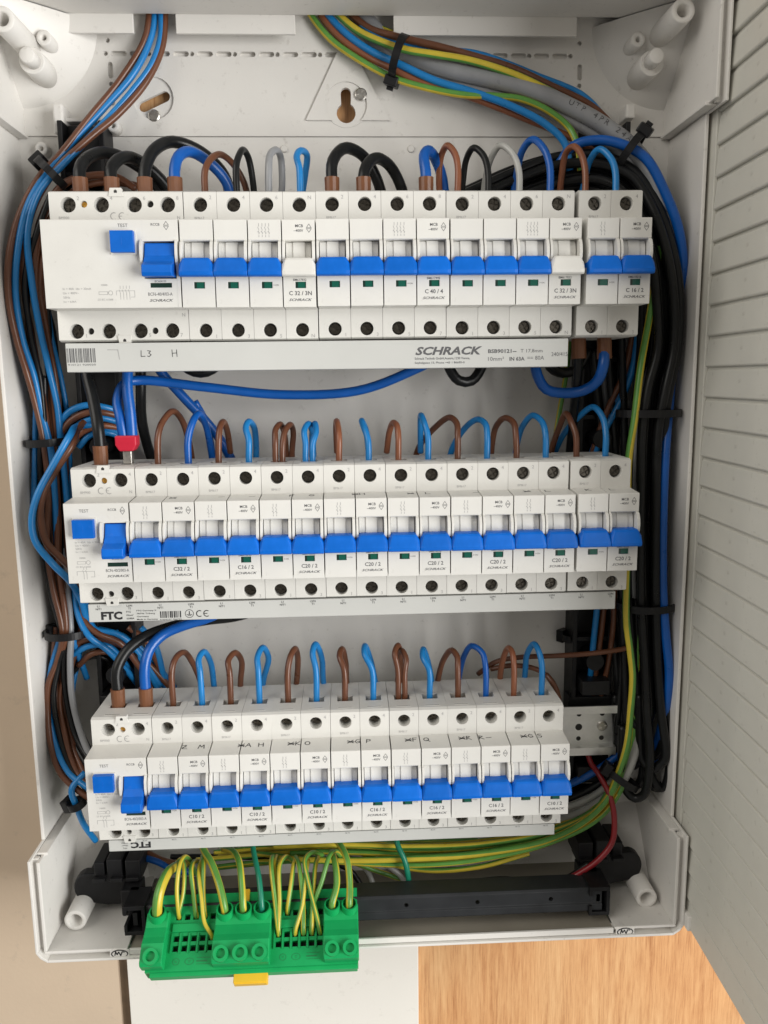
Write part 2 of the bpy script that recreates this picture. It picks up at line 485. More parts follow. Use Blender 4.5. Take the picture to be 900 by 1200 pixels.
# keyhole and the oval fixing hole go right through
def disc(cx, cz, r, y0, y1, n=24): cut.cyl((cx, y0, cz), (0, 1, 0), r, r, y1 - y0, n)
KX, KZ = 159.9, 106.6
disc(42.0, 110.5, 12.4, 90, 93.6)
carve(bpt, cut)
cut = MB()
ca, sa = math.cos(math.radians(24)), math.sin(math.radians(24))
ov = [(7.2 + 3.1 * math.cos(a), 3.1 * math.sin(a)) for a in [math.pi * (-0.5 + k / 8) for k in range(9)]] + [(-7.2 + 3.1 * math.cos(a), 3.1 * math.sin(a)) for a in [math.pi * (0.5 + k / 8) for k in range(9)]]
cut.prism_y([(42.3 + a * ca - b * sa, 108.9 + a * sa + b * ca) for a, b in ov], 88, 99)
carve(bpt, cut)
cut = MB(); disc(KX, KZ + 0.3, 12.5, 86, 98)
carve(bpt, cut)
# raised triangle with its own dished floor and keyhole
tri = part(MB().prism_y([(135.0, 97.6), (187.0, 97.6), (162.2, 143.0), (158.4, 143.0)], 90.4, 91.97), 'keyhole_plate')
cut = MB(); disc(KX, KZ + 0.3, 13.0, 86, 98, 32); carve(tri, cut)
dish = part(MB().cyl((KX, 91.6, KZ + 0.3), (0, 1, 0), 13.4, 13.4, 3.2, 32), 'keyhole_dish')
cut = MB()
cut.prism_y([(KX + 5.9 * math.cos(a), KZ - 4.6 + 5.9 * math.sin(a)) for a in [math.radians(120 + k * 300 / 16) for k in range(17)]] + [(KX + 3.2 * math.cos(a), KZ + 7.0 + 3.2 * math.sin(a)) for a in [math.pi * k / 8 for k in range(9)]], 86, 99)
carve(dish, cut)

def dome(cx, cz, sx, sz, R=48, h=44):
    mb = MB(); nr, nt = 14, 20
    V = []; F = []
    for i in range(nr + 1):
        q = i / nr
        for k in range(nt + 1):
            a = (math.pi / 2) * k / nt
            V.append((cx - sx * R * q * math.cos(a), 92.1 - h * (1 - q) ** 0.9, cz - sz * R * q * math.sin(a)))
    for i in range(nr):
        for k in range(nt):
            p = i * (nt + 1) + k
            F.append((p, p + 1, p + nt + 2, p + nt + 1))
    mb.add(V, F)
    return part(mb, 'corner_gusset', smooth=True)
dome(361, 152, 1, 1); dome(-37, 152, -1, 1)
dome(361, -411, 1, -1, 46, 34); dome(-37, -411, -1, -1, 46, 34)

bpb = part(MB().box(XL + 2, XR - 2, 92.0, 96.0, ZB + 1, -349.2), 'back_panel')
cut = MB()
for xx, zz in ((301, -352.5), (301, -361), (290, -352.5), (303, -377), (303, -383)):
    cut.cyl((xx, 90, zz), (0, 1, 0), 1.5, 1.5, 3.6, 12)
carve(bpb, cut)
# middle side walls
for x0 in (XL, XR - 2.2):
    part(MB().box(x0, x0 + 2.2, 39.5, 96.1, -347.8, 86.2), 'side_wall', bevel=0.5)
# end caps: outer skin, inner skin, groove floor
def cap(zs, z_edge, name):
    """zs = outer Z of the end wall, z_edge = Z where the cap meets the middle section."""
    sg = 1 if zs > z_edge else -1
    lo, hi = min(zs, z_edge), max(zs, z_edge)
    c = 7.0
    for side in (-1, 1):
        xo = XL if side < 0 else XR
        a, b = sorted((xo, xo - side * 1.7))
        zz0, zz1 = (lo + (c if sg < 0 else 0), hi - (c if sg > 0 else 0))
        part(MB().box(a, b, 16, 96.2, zz0, zz1), 'cap_side', bevel=0.45)
        a, b = sorted((xo - side * 4.6, xo - side * 6.6))
        prof = [(17.5, lo + (6.6 if sg < 0 else 2)), (17.5, hi - (6.6 if sg > 0 else 2)), (93, hi - (6.6 if sg > 0 else 2)), (93, lo + (6.6 if sg < 0 else 2))]
        part(MB().prism_x(prof, a, b), 'cap_inner_side', bevel=0.5)
        a, b = sorted((xo - side * 1.65, xo - side * 4.65))
        part(MB().box(a, b, 21.5, 24, lo + 1.2, hi - 1.2), 'cap_groove')
        # ridges along the joint to the middle section, running from front to back
        za = z_edge + sg * 0.9
        a, b = sorted((xo - side * 1.75, xo - side * 8.2))
        part(MB().box(a, b, 27, 92, min(za, za + sg * 2.0), max(za, za + sg * 2.0)), 'cap_ridge', bevel=0.4)
    # chamfered corners
    for side in (-1, 1):
        xo = XL if side < 0 else XR
        pr = [(xo, zs - sg * c), (xo - side * 2.6, zs - sg * 3.0), (xo - side * c, zs), (xo - side * c, zs - sg * 1.7), (xo - side * 3.7, zs - sg * 4.2), (xo - side * 1.7, zs - sg * c)]
        part(MB().prism_y(pr, 16, 96.0), 'cap_corner', bevel=0.3)
    a, b = sorted((zs, zs - sg * 1.7))
    part(MB().box(XL + c, XR - c, 16, 96.4, a, b), 'cap_end', bevel=0.45)
    a, b = sorted((zs - sg * 1.65, zs - sg * 4.65))
    part(MB().box(XL + 1.2, XR - 1.2, 21.7, 24.2, a, b), 'cap_groove')
cap(ZB, -348, 'bottom')
cap(ZT + 6, 86, 'top')
# inner floor of the bottom cap in three pieces, the middle one set lower and coloured dark for its shade
part(MB().box(XL + 4.8, 13.0, 17.7, 92.3, -412.2, -410.4), 'cap_floor', bevel=0.5)
part(MB().box(13.7, 321.6, 19.6, 92.2, -414.0, -412.3), 'shaded_entry_plate', 'shaded_entry_plate')
part(MB().box(13.7, 321.6, 17.7, 19.5, -414.9, -411.2), 'entry_lip', bevel=0.4)
part(MB().box(322.2, XR - 4.8, 17.6, 92.4, -412.2, -410.4), 'cap_floor', bevel=0.5)
# top wall and the hanging entry flange with its two cable openings
part(MB().box(XL + 4.8, XR - 4.8, 17.6, 79.2, 152.6, 154.6), 'top_wall', bevel=0.4)
part(MB().box(XL + 4.8, XR - 4.8, 95.0, 96.3, 152.6, 156), 'top_wall')
for a, b in ((-36, 35.5), (60.2, 130.5), (189.0, 300.0)):
    part(MB().box(a, b, 79.4, 81.6, 142.2, 153.9), 'entry_flange', bevel=0.4)

def boss(name, front, r, y_back, hole=0.0, hd=14, taper=1.08, pin=None):
    mb = MB()
    fx, fy, fz = front
    L = y_back - fy
    n = 28
    def ring(q, y): return [(fx + q * math.cos(2 * math.pi * i / n), y, fz + q * math.sin(2 * math.pi * i / n)) for i in range(n)]
    R = [ring(r * taper, y_back), ring(r, fy + 0.5), ring(r - 0.5, fy)]
    if hole: R += [ring(hole + 0.3, fy), ring(hole, fy + 0.4), ring(hole * 0.9, fy + hd)]
    mb.loft(R)
    o = part(mb, name, smooth=True)
    if pin:
        px, py, pz, pr = pin
        fx, fz = px, pz
        mb = MB().loft([ring(pr * 1.03, fy + 3), ring(pr, py + 0.4), ring(pr - 0.5, py)])
        part(mb, 'locating_pin', smooth=True)
    for p in o.data.polygons:
        if len(p.vertices) > 4: p.use_smooth = False
    return o
boss('screw_boss', (347.7, 36, 139), 6.6, 92, 3.6)
boss('screw_boss', (-23.9, 36, 131.9), 6.6, 92, 3.6)
boss('small_boss', (333.3, 66, 135.6), 4.3, 92, 1.5, 6)
boss('small_boss', (-12.6, 66, 134.3), 4.3, 92, 1.5, 6)
boss('stepped_boss', (341.3, 64, 121.8), 7.2, 92, 0, pin=(340.5, 54, 122.3, 4.3))
boss('stepped_boss', (-19.6, 64, 121.3), 7.2, 92, 0, pin=(-18.7, 54, 120.8, 4.3))
boss('screw_boss', (-24.7, 36, -402.9), 7.0, 92, 4.3, 20)
boss('screw_boss', (349.8, 36, -404.3), 7.0, 92, 4.3, 20)
boss('small_boss', (-25.7, 86, 79.7), 3.8, 93.5, 1.4, 5)
boss('small_boss', (18.6, 84, 92.3), 3.6, 93.5, 1.4, 5)
for q in ((120.9, 92, 81.4), (200.3, 92, 81.4)):
    boss('moulding_nub', q, 2.2, 93.5)
# clip bridges left and right of the top of the carriers
for pts in (((-11.7, 80, 103.1), (-12.3, 84, 86)), ((334.6, 84, 103.9), (332.8, 84, 95.4))):
    (ax, ay, az), (bx, by, bz) = pts
    part(MB().box(ax - 3, ax + 3, 78, 93.3, min(az, bz), max(az, bz)), 'clip_bridge', bevel=1.2)
part(MB().box(-9, 16, 84, 93.4, 94.5, 96.5), 'slot_lip', bevel=0.3)
# cross head screws in the back wall
def cross_screw(cx, cy, cz, r, parent=BX, m='screw_zinc', axis_up=False, ang=0.5):
    mb = MB()
    n = 24
    def ring(q, y): return [(q * math.cos(2 * math.pi * i / n), y, q * math.sin(2 * math.pi * i / n)) for i in range(n)]
    mb.loft([ring(r, 1.6), ring(r, 0.5), ring(r * 0.82, 0.05)])
    for k in range(4):
        a0 = ang + k * math.pi / 2
        w = 0.20 * r; R = r * 0.8
        pts = [(w, w), (R * 0.96, w), (R * 0.7, R * 0.7), (w, R * 0.96)]
        mb.prism_y([(p[0] * math.cos(a0) - p[1] * math.sin(a0), p[0] * math.sin(a0) + p[1] * math.cos(a0)) for p in pts], -0.55, 0.06)
    me = mb.mesh('screw', m)
    o = bpy.data.objects.new('screw', me); COL.objects.link(o)
    o.location = Vector((cx, cy, cz)) * S
    if parent is not None:
        o.parent = parent; o.matrix_parent_inverse = Matrix.Translation(-parent.location)
    return o
cross_screw(169.2, 89.7, 112.5, 3.7)
cross_screw(41.9, 91.2, 100.4, 3.6)
# maker's marks moulded and printed on the bottom rim
mk = MB(); mk.cur = 0
for (cx, cz, q) in ((8.0, -413.7, 1), (329.0, -413.9, 1)):
    ring = [(cx + 5.0 * math.cos(a), cz + 2.6 * math.sin(a)) for a in [2 * math.pi * k / 18 for k in range(19)]]
    stroke(mk, ring[:12], 17.3, 0.7); stroke(mk, ring[11:], 17.3, 0.4)
    stroke(mk, [(cx - 3, cz - 1), (cx - 2.4, cz + 1.6), (cx - 1.6, cz - 0.5), (cx - 0.5, cz + 1.3), (cx + 0.6, cz - 1.2), (cx + 1.6, cz + 1.4), (cx + 3, cz + 1.2)], 17.3, 0.7)
part(MB().box(2, 14, 17.4, 18.2, -416.4, -411), 'mark_pad', bevel=0.2)
part(MB().box(323, 335, 17.4, 18.2, -416.6, -411.2), 'mark_pad', bevel=0.2)
part(mk, 'moulded_mark', 'print_black')

# the ribbed door, standing open on the right
DOOR = MB()
DOOR.box(0, 3.2, -132, 62, -413, 175)
door = part(DOOR, 'door', 'door_plastic', bevel=0.4)
door['label'] = 'grey ribbed door standing open'
rm = MB()
rm.loft([[(0, 0, 0), (0, 0, 16.2), (-1.1, 0, 15.5), (-2.3, 0, 0.9), (-1.7, 0, 0)], [(0, -125, 0), (0, -125, 16.2), (-1.1, -125, 15.5), (-2.3, -125, 0.9), (-1.7, -125, 0)]])
rmesh = rm.mesh('slat', 'door_plastic', bevel=0.35)
z = -410.2
while z < 170:
    s_ = put('slat', rmesh, door, (0.05, 0, z))
    z += 17.7
put('edge_strip', MB().box(-2.5, 0.02, 0.9, 12.5, -412.5, 174).mesh('edge_strip', 'door_plastic', bevel=0.5), door)
put('edge_strip', MB().box(-3.6, 0.02, -131.6, -126.2, -412.5, 174).mesh('edge_strip', 'door_plastic', bevel=0.5), door)
put('hinge', MB().box(-3.9, -0.2, -22, -6, -411, -401).mesh('hinge', 'box_plastic', bevel=0.8), door)
door.matrix_parent_inverse = Matrix.Identity(4)
door.location = Vector((371.4, 33.0, 0)) * S - BX.location
door.rotation_euler = (0, 0, math.radians(-1.6))
tag(BX, 'open white plastic distribution box full of breakers and wires', 'electrical box')

# black carriers that hold the rails, left and right
def carrier(x0, x1, label):
    e = empty('rail_carrier', ((x0 + x1) / 2, 93, -349))
    def pt(mb, nm, **k):
        return part(mb, nm, 'black_plastic', e, **k)
    pt(MB().box(x0, x0 + 3, 72.6, 93.0, -346, 92), 'flank', bevel=0.5)
    pt(MB().box(x1 - 3, x1, 72.6, 93.0, -346, 92), 'flank', bevel=0.5)
    pt(MB().box(x0 + 2.9, x1 - 2.9, 84, 92.9, -346, 92), 'web')
    for zc in (0, -148.4, -297.6):
        pt(MB().box(x0 - 2, x1 + 2, 72.2, 84.2, zc - 21, zc + 21), 'saddle', bevel=0.8)
        pt(MB().box(x0 + 4, x1 - 4, 62, 84.1, zc + 26, zc + 36), 'clip', bevel=0.8)
        pt(MB().box(x0 + 4, x1 - 4, 66, 84.1, zc - 38, zc - 27), 'clip', bevel=0.8)
        pt(MB().cyl(((x0 + x1) / 2, 66, zc + 48), (0, 1, 0), 6, 6, 19, 20, hole=2.6), 'post', smooth=False)
        pt(MB().box(x0, x1, 74, 85, zc + 60, zc + 63), 'rung', bevel=0.4)
        pt(MB().box(x0, x1, 74, 85, zc - 52, zc - 49), 'rung', bevel=0.4)
    tag(e, label, 'bracket', 'rail carriers behind the wires')
carrier(-11, 16, 'black plastic rail carrier behind the wires on the left')
carrier(306, 333, 'black plastic rail carrier behind the wires on the right')

# rails: one hat profile each
def din_rail(zc, x0, x1, label):
    e = empty('mounting_rail', (x0, 71.9, zc))
    t = 1.0
    p = [(64, 17.5), (64, 12.2), (70.8, 12.2), (70.8, -12.2), (64, -12.2), (64, -17.5), (64 + t, -17.5), (64 + t, -13.2), (71.8, -13.2), (71.8, 13.2), (64 + t, 13.2), (64 + t, 17.5)]
    mb = MB().prism_x([(y, zc + z) for y, z in p], x0, x1)
    r = part(mb, 'rail', 'rail_zinc', e)
    for hx, hz, hr in ((x1 - 24, 9.3, 1.7), (x1 - 24, 0, 2.4), (x1 - 24, -8.3, 1.6), (x1 - 8, 9.3, 1.7), (x1 - 8, -8.3, 1.7)):
        part(MB().cyl((hx, 70.75, zc + hz), (0, 1, 0), hr, hr, 0.6, 18), 'punched_hole', 'hole_dark', e)
    s = cross_screw(x1 - 8, 69.6, zc + 0.6, 3.6, e)
    mb = MB()
    n = 20
    def ring(q, y): return [(x1 - 49 + q * math.cos(2 * math.pi * i / n), y, zc - 4.5 + q * math.sin(2 * math.pi * i / n)) for i in range(n)]
    mb.loft([ring(3.6, 70.9), ring(3.5, 69.8), ring(2.8, 68.7), ring(1.5, 68.1), ring(0.3, 67.95)])
    part(mb, 'rivet', 'screw_zinc', e, smooth=True)
    tag(e, label, 'rail', 'mounting rails')
din_rail(0.0, -12, 336, 'zinc mounting rail behind the top row of breakers')
din_rail(-148.4, -12, 336, 'zinc mounting rail behind the middle row of breakers')
din_rail(-297.6, -12, 335, 'zinc mounting rail behind the bottom row, bare punched end showing at right')

# ================================================================ breakers
TE = 17.7
ROWZ = (0.0, -148.4, -297.6)
TZ0, TZ1 = -38.8, 40.2          # lower and upper edge of the terminal housing

def term_body(mb, w, tops, bots, entries):
    """Terminal housing: holes in the two front faces, wire pits in the top."""
    x0, x1 = 0.08, w - 0.08
    yf, yb = 16.5, 62.0
    ch = 2.2                                           # small chamfer along the top front edge
    for holes, z0, z1 in ((tops, 20.0, TZ1 - 0.9), (bots, TZ0 + 0.9, -20.0)):
        xs = [x0] + [(a[0] + b[0]) / 2 for a, b in zip(holes[:-1], holes[1:])] + [x1]
        for h, a, b in zip(holes, xs[:-1], xs[1:]):
            mb.plate_y(a, b, z0, z1, yf, (h[0], h[1], h[2]), h[3])
    mb.add([(x0, yf, -20), (x1, yf, -20), (x1, yf, 20), (x0, yf, 20)], [(0, 1, 2, 3)])
    mb.add([(x0, yf, TZ1 - 0.9), (x1, yf, TZ1 - 0.9), (x1, yf + ch, TZ1), (x0, yf + ch, TZ1)], [(0, 1, 2, 3)])
    mb.add([(x0, yf, TZ0 + 0.9), (x1, yf, TZ0 + 0.9), (x1, yf + ch, TZ0), (x0, yf + ch, TZ0)], [(0, 1, 2, 3)])
    mb.add([(x0, yf + ch, TZ0), (x1, yf + ch, TZ0), (x1, yb, TZ0), (x0, yb, TZ0)], [(0, 1, 2, 3)])
    xs = [x0] + [(a + b) / 2 for a, b in zip(entries[:-1], entries[1:])] + [x1]
    for e, a, b in zip(entries, xs[:-1], xs[1:]):
        mb.rect_pit((a, yf + ch, TZ1), (1, 0, 0), (0, 1, 0), (0, 0, 1), b - a, yb - yf - ch,
                    (e - 4.8 - a, e + 4.8 - a, 12.9, 20.9), 9)
    for xx in (x0, x1):
        mb.add([(xx, yf, TZ0 + 0.9), (xx, yf, TZ1 - 0.9), (xx, yf + ch, TZ1), (xx, yb, TZ1), (xx, yb, TZ0), (xx, yf + ch, TZ0)], [(0, 1, 2, 3, 4, 5)])
    mb.add([(x0, yb, TZ0), (x1, yb, TZ0), (x1, yb, TZ1), (x0, yb, TZ1)], [(0, 1, 2, 3)])

def slit(mb, e, w=9.5):
    mb.box(e - w / 2, e + w / 2, 20.6, 21.5, TZ1 - 0.3, TZ1 + 0.14)
    mb.cur = 1; mb.box(e - w / 2 + 0.4, e + w / 2 - 0.4, 21.55, 22.15, TZ1 - 0.3, TZ1 + 0.03); mb.cur = 0

def housing_mcb():
    mb = MB()
    term_body(mb, TE, [(8.85, 32.9, 3.75, 9)], [(8.85, -33.2, 3.7, 9)], [8.85])
    x0, x1 = 0.3, TE - 0.3
    # upper block of the nose, top slightly sloped
    mb.prism_x([(0.5, 11.6), (0, 12.1), (0, 22.0), (0.4, 22.4), (16.6, 23.6), (16.6, 11.6)], x0, x1)
    # lower block with the pit of the indicator window
    zb, zt = -22.3, -2.2
    mb.rect_pit((x0, 0, zb), (1, 0, 0), (0, 0, 1), (0, -1, 0), x1 - x0, zt - zb, (6.3 - x0 + 0.3, 11.9 - x0 + 0.3, 9.7, 13.0), 0.9)
    mb.add([(x0, 0, zb), (x1, 0, zb), (x1, 16.6, zb), (x0, 16.6, zb), (x0, 0, zt), (x1, 0, zt), (x1, 16.6, zt), (x0, 16.6, zt)],
           [(0, 1, 2, 3), (4, 5, 6, 7), (0, 4, 7, 3), (1, 5, 6, 2), (3, 2, 6, 7)])
    # recess floor, drum and its middle strip
    mb.box(x0 + 0.06, x1 - 0.06, 5.4, 16.6, zt - 0.1, 11.7)
    def drum(a, b, r):
        pr = [(17.5 - r * math.cos(t), 4.0 + r * math.sin(t)) for t in [math.radians(-28 + 5.6 * k) for k in range(11)]]
        mb.prism_x(pr + [(15, pr[-1][1]), (15, pr[0][1])], a, b)
    drum(1.9, 15.2, 15.0)
    drum(5.7, 12.0, 15.6)
    # guards beside the lever
    g = [(0.6, 12.0), (-1.2, 10.8), (-2.6, 7.8), (-3.0, 4.2), (-2.4, 0.8), (-0.6, -1.2), (0.2, -2.6), (8.5, -2.6), (8.5, 12.0)]
    mb.prism_x(g, x0 - 0.03, x0 + 1.2)
    mb.prism_x(g, x1 - 1.6, x1 + 0.03)
    slit(mb, 8.85)
    return mb.mesh('housing', ['white_abs', 'hole_dark'], weld=True, bevel=0.22)

def lever(w, m, name='toggle'):
    """Rocker lever with sloping shoulders, lying to the lower side."""
    def prof(x, top, f):
        return [(x, 5.0, top - 0.2), (x, -3.0, top), (x, -4.9 * f, top - 0.5), (x, -5.6 * f, top - 1.5), (x, -7.1 * f, -4.8), (x, -6.9 * f, -6.5), (x, -5.8 * f, -7.2), (x, -0.35, -6.9), (x, -0.3, -3.2), (x, 5.0, -3.2)]
    mb = MB().loft([prof(0.10, -0.6, 0.93), prof(0.45, -0.2, 0.97), prof(2.0, 2.3, 1.0), prof(3.0, 2.6, 1.0), prof(w - 3.0, 2.6, 1.0), prof(w - 2.0, 2.3, 1.0), prof(w - 0.45, -0.2, 0.97), prof(w - 0.10, -0.6, 0.93)])
    return mb.mesh(name, m, bevel=0.18)

def screw_mesh(r=3.1):
    mb = MB(); n = 22
    def ring(q, y): return [(q * math.cos(2 * math.pi * i / n), y, q * math.sin(2 * math.pi * i / n)) for i in range(n)]
    mb.loft([ring(r, 3.4), ring(r, 0.5), ring(r * 0.94, 0.2), ring(r * 0.9, 0.2)])
    for k in range(4):
        a0 = 0.35 + k * math.pi / 2; w = 0.19 * r; R = r * 0.88
        pts = [(w, w), (R * 0.97, w), (R * 0.72, R * 0.72), (w, R * 0.97)]
        mb.prism_y([(p[0] * math.cos(a0) - p[1] * math.sin(a0), p[0] * math.sin(a0) + p[1] * math.cos(a0)) for p in pts], -0.6, 0.22)
    return mb.mesh('terminal_screw', 'screw_dark')

H_MCB = housing_mcb()
L_BLUE = lever(TE, 'toggle_blue')
L_WHITE = lever(TE, 'white_abs')
SCREW = screw_mesh()
WIN = MB().box(6.65, 12.15, 0.55, 0.85, -12.55, -9.35); WIN.cur = 1; WIN.box(6.65, 8.0, 0.5, 0.56, -12.5, -9.4); WIN = WIN.mesh('indicator_window', ['green_window', 'dark_window'])

def diamond(mb, x, z, y, s=1.6):
    for q in (1, -1):
        stroke(mb, [(x - s * 0.6, z + q * 0.25), (x + s * 0.6, z + q * 0.25), (x, z + q * s), (x - s * 0.6, z + q * 0.25)], y, 0.22)

def contacts(mb, x, z, y, n):
    """Pale wiring symbol: n contact pairs."""
    for k in range(n):
        a = x + (k - (n - 1) / 2) * 1.75
        stroke(mb, [(a, z + 3.2), (a, z + 1.7)], y, 0.28)
        stroke(mb, [(a - 0.5, z + 1.4), (a + 0.1, z - 0.1)], y, 0.28)
        stroke(mb, [(a, z - 0.5), (a - 0.5, z - 1.0), (a + 0.3, z - 1.5), (a, z - 2.2)], y, 0.28)
        stroke(mb, [(a, z - 2.8), (a, z - 3.6)], y, 0.28)

_rng = random.Random(3)
def lettering(parent, name, fill, m):
    mb = MB(); fill(mb)
    if mb.v:
        put('lettering', mb.mesh('lettering', m), parent)['kind'] = 'stuff'

def pole(dev, i, n, top_no, bot_no, code, art, white, wide_sym, last_row):
    h = put('housing', H_MCB, dev, (i * TE, 0, 0))
    for z in (32.9, -33.2):
        s_ = put('terminal_screw', SCREW, h, (8.85 + _rng.uniform(-.25, .25), 16.5 + (3.2 if z > 0 else 3.4) + (3.6 if last_row and z > 0 else 0), z))
        s_.rotation_euler = (0, _rng.uniform(0, 1.5), 0)
    put('toggle', L_WHITE if white else L_BLUE, h, (0, _rng.uniform(-.12, .12), _rng.uniform(-.12, .12)))
    put('indicator_window', WIN, h)
    last = i == n - 1
    def dark(mb):
        if last:
            text(mb, 'MCB', 9.3, 19.0, -0.06, h=1.5, bold=0.015)
            text(mb, '~400V', 8.9, 16.6, -0.06, h=1.35, bold=0.01)
            diamond(mb, 14.4, 17.8, -0.06, 2.1)
            text(mb, art, 9.0, -8.35, -0.06, h=1.2, bold=0.01)
            text(mb, code, 9.2, -15.2, -0.06, h=2.2, bold=0.018)
            text(mb, 'SCHRACK', 9.2, -18.6, -0.06, w=12.2, h=1.35, bold=0.02, shear=0.35)
        elif i == n - 2:
            text(mb, 'I=ON', 14.2, -11.0, -0.06, h=0.8)
    def pale(mb):
        text(mb, top_no, 14.4, 36.6, 16.42, h=1.9)
        text(mb, bot_no, 14.8, -36.4, 16.42, h=1.9)
        if i == 0: text(mb, 'BM617', 8.2, 26.0, 16.42, h=1.3)
        if i == n - 2: contacts(mb, 8.6, 17.0, -0.06, wide_sym)
    lettering(h, 'lettering', dark, 'print_grey')
    lettering(h, 'lettering', pale, 'print_pale')
    return h

def breaker(x, row, n, code, art, label, white_last=False):
    dev = empty('circuit_breaker', (x, _rng.uniform(-0.25, 0.25), ROWZ[row] + _rng.uniform(-0.12, 0.12)))
    dev.rotation_euler = (0, math.radians(_rng.uniform(-0.18, 0.18)), 0)
    nums = [('2', '1'), ('4', '3'), ('6', '5'), ('8', '7')][:n]
    if white_last: nums[-1] = ('N', 'N')
    for i in range(n):
        pole(dev, i, n, nums[i][0], nums[i][1], code, art, white_last and i == n - 1, n, row == 2)
    tag(dev, label, 'circuit breaker', '%s-pole breakers in the %s row' % ('four' if n == 4 else 'two', ('top', 'middle', 'bottom')[row]))
    return dev

def rccb(x, row, n, label, code):
    """Residual current device: four or two modules wide."""
    w = n * TE
    dev = empty('residual_current_breaker', (x, 0, ROWZ[row]))
    mb = MB()
    if n == 4:
        tops = [(10.1, 32.9, 4.0, 9), (18.4, 33.2, 1.8, 4), (27.6, 32.9, 4.0, 9), (45.0, 32.9, 4.0, 9), (53.4, 33.2, 1.8, 4), (62.6, 32.9, 4.0, 9)]
        bots = [(9.8, -33.2, 4.0, 9), (17.4, -33.2, 1.8, 4), (27.0, -33.2, 4.0, 9), (44.2, -33.2, 4.0, 9), (52.2, -33.2, 1.8, 4), (61.4, -33.2, 4.0, 9)]
        bx0, bx1, tx0, tx1 = 36.4, 48.2, 52.6, 68.2
        bz0, bz1, tab = 5.4, 16.2, 35.6
        entries = [11.4, 28.6, 46.8, 63.4]
        tz = 19.3; lx = 60.2; wz = -11.0
    else:
        tops = [(9.9, 32.9, 4.0, 9), (18.3, 32.7, 1.8, 4), (27.4, 32.9, 4.0, 9)]
        bots = [(9.6, -33.2, 4.0, 9), (17.8, -33.2, 1.8, 4), (26.8, -33.2, 4.0, 9)]
        bx0, bx1, tx0, tx1 = 5.4, 16.8, 21.6, 33.4
        bz0, bz1, tab = 3.6, 13.8, 18.2
        entries = [11.3, 28.2]
        tz = 18.3; lx = 27.6; wz = -12.2
    term_body(mb, w, tops, bots, entries)
    for e in entries: slit(mb, e)
    x0, x1 = 0.3, w - 0.3
    hw = 0.5 * (tx1 - tx0) * 0.78
    cx = (tx0 + tx1) / 2
    # nose: left of the lever well, right of it, above and below it
    wx0, wx1, wz0, wz1 = tx0 - 0.6, tx1 + 0.6, -7.6, 11.4
    side = [(0, -22.3), (0, 22.0), (0.4, 22.4), (16.6, 23.6), (16.6, -22.3)]
    mb.prism_x(side, x0, wx0)
    mb.prism_x(side, wx1, x1)
    mb.prism_x([(0, wz1), (0, 22.0), (0.4, 22.4), (16.6, 23.6), (16.6, wz1)], wx0 - 0.01, wx1 + 0.01)
    # below the well, with the indicator pit
    mb.rect_pit((wx0, 0, -22.3), (1, 0, 0), (0, 0, 1), (0, -1, 0), wx1 - wx0, wz0 + 22.3, (cx - wx0 - 5.6, cx - wx0 + 5.6, wz + 22.3 - 1.1, wz + 22.3 + 1.3), 0.9)
    mb.add([(wx0, 0, -22.3), (wx1, 0, -22.3), (wx1, 16.6, -22.3), (wx0, 16.6, -22.3), (wx0, 0, wz0), (wx1, 0, wz0), (wx1, 16.6, wz0), (wx0, 16.6, wz0)], [(0, 1, 2, 3), (4, 5, 6, 7)])
    mb.box(wx0 - 0.02, wx1 + 0.02, 9.0, 16.5, wz0 - 0.1, wz1 + 0.1)
    g = [(0.2, 12.2), (-1.0, 11.6), (-2.4, 9.0), (-2.8, 4.5), (-2.2, 0.5), (-0.8, -1.6), (0.2, -5.6), (6, -5.6), (6, 12.2)]
    mb.prism_x(g, wx0 - 1.35, wx0 + 0.06)
    mb.prism_x(g, wx1 - 0.06, wx1 + 1.35)
    # raised rim round the test button
    mb.box(bx0 - 0.7, bx1 + 0.8, -0.75, 0.3, bz0 - 0.8, bz1 + 0.5)
    # little eye tabs top and bottom
    for zz, s in ((TZ1, 1), (TZ0, -1)):
        mb.prism_y([(tab - 3.9, zz - 3.2 * s), (tab + 3.9, zz - 3.2 * s), (tab + 3.0, zz + 1.2 * s), (tab - 3.0, zz + 1.2 * s)], 15.9, 19.0)
    h = put('housing', mb.mesh('housing', ['white_abs', 'hole_dark'], weld=True, bevel=0.22), dev)
    for t in tops + bots:
        if t[2] > 3:
            s_ = put('terminal_screw', SCREW, h, (t[0] + 0.5, 16.5 + 3.3 + (3.6 if row == 2 and t[1] > 0 else 0), t[1])); s_.rotation_euler = (0, _rng.uniform(0, 1.5), 0); s_.scale = (1.08, 1, 1.08)
    k = 0
    for t in tops + bots:
        if t[2] < 3:
            gold = t[1] > 0 and k == 0
            put('sight_hole', MB().cyl((t[0], 19.6, t[1]), (0, -1, 0), 1.7, 1.5, 1.2 if gold else 0.5, 16).mesh('sight_hole', 'brass' if gold else 'hole_dark'), h); k += 1
    for zz in (TZ1 - 0.6, TZ0 + 0.6):
        put('eye', MB().prism_y([(tab - 0.8, zz - 0.8), (tab + 0.8, zz - 0.8), (tab + 0.8, zz + 0.3), (tab, zz + 0.9), (tab - 0.8, zz + 0.3)], 15.8, 16.2).mesh('eye', 'hole_dark'), h)
    # test button
    tb = MB().box(bx0, bx1, -4.0, 0.4, bz0, bz1); tb.box((bx0 + bx1) / 2 - 0.15, (bx0 + bx1) / 2 + 0.15, -4.08, -3.5, (bz0 + bz1) / 2 - 2, (bz0 + bz1) / 2 + 2)
    put('test_button', tb.mesh('test_button', 'toggle_blue', bevel=0.35), h)
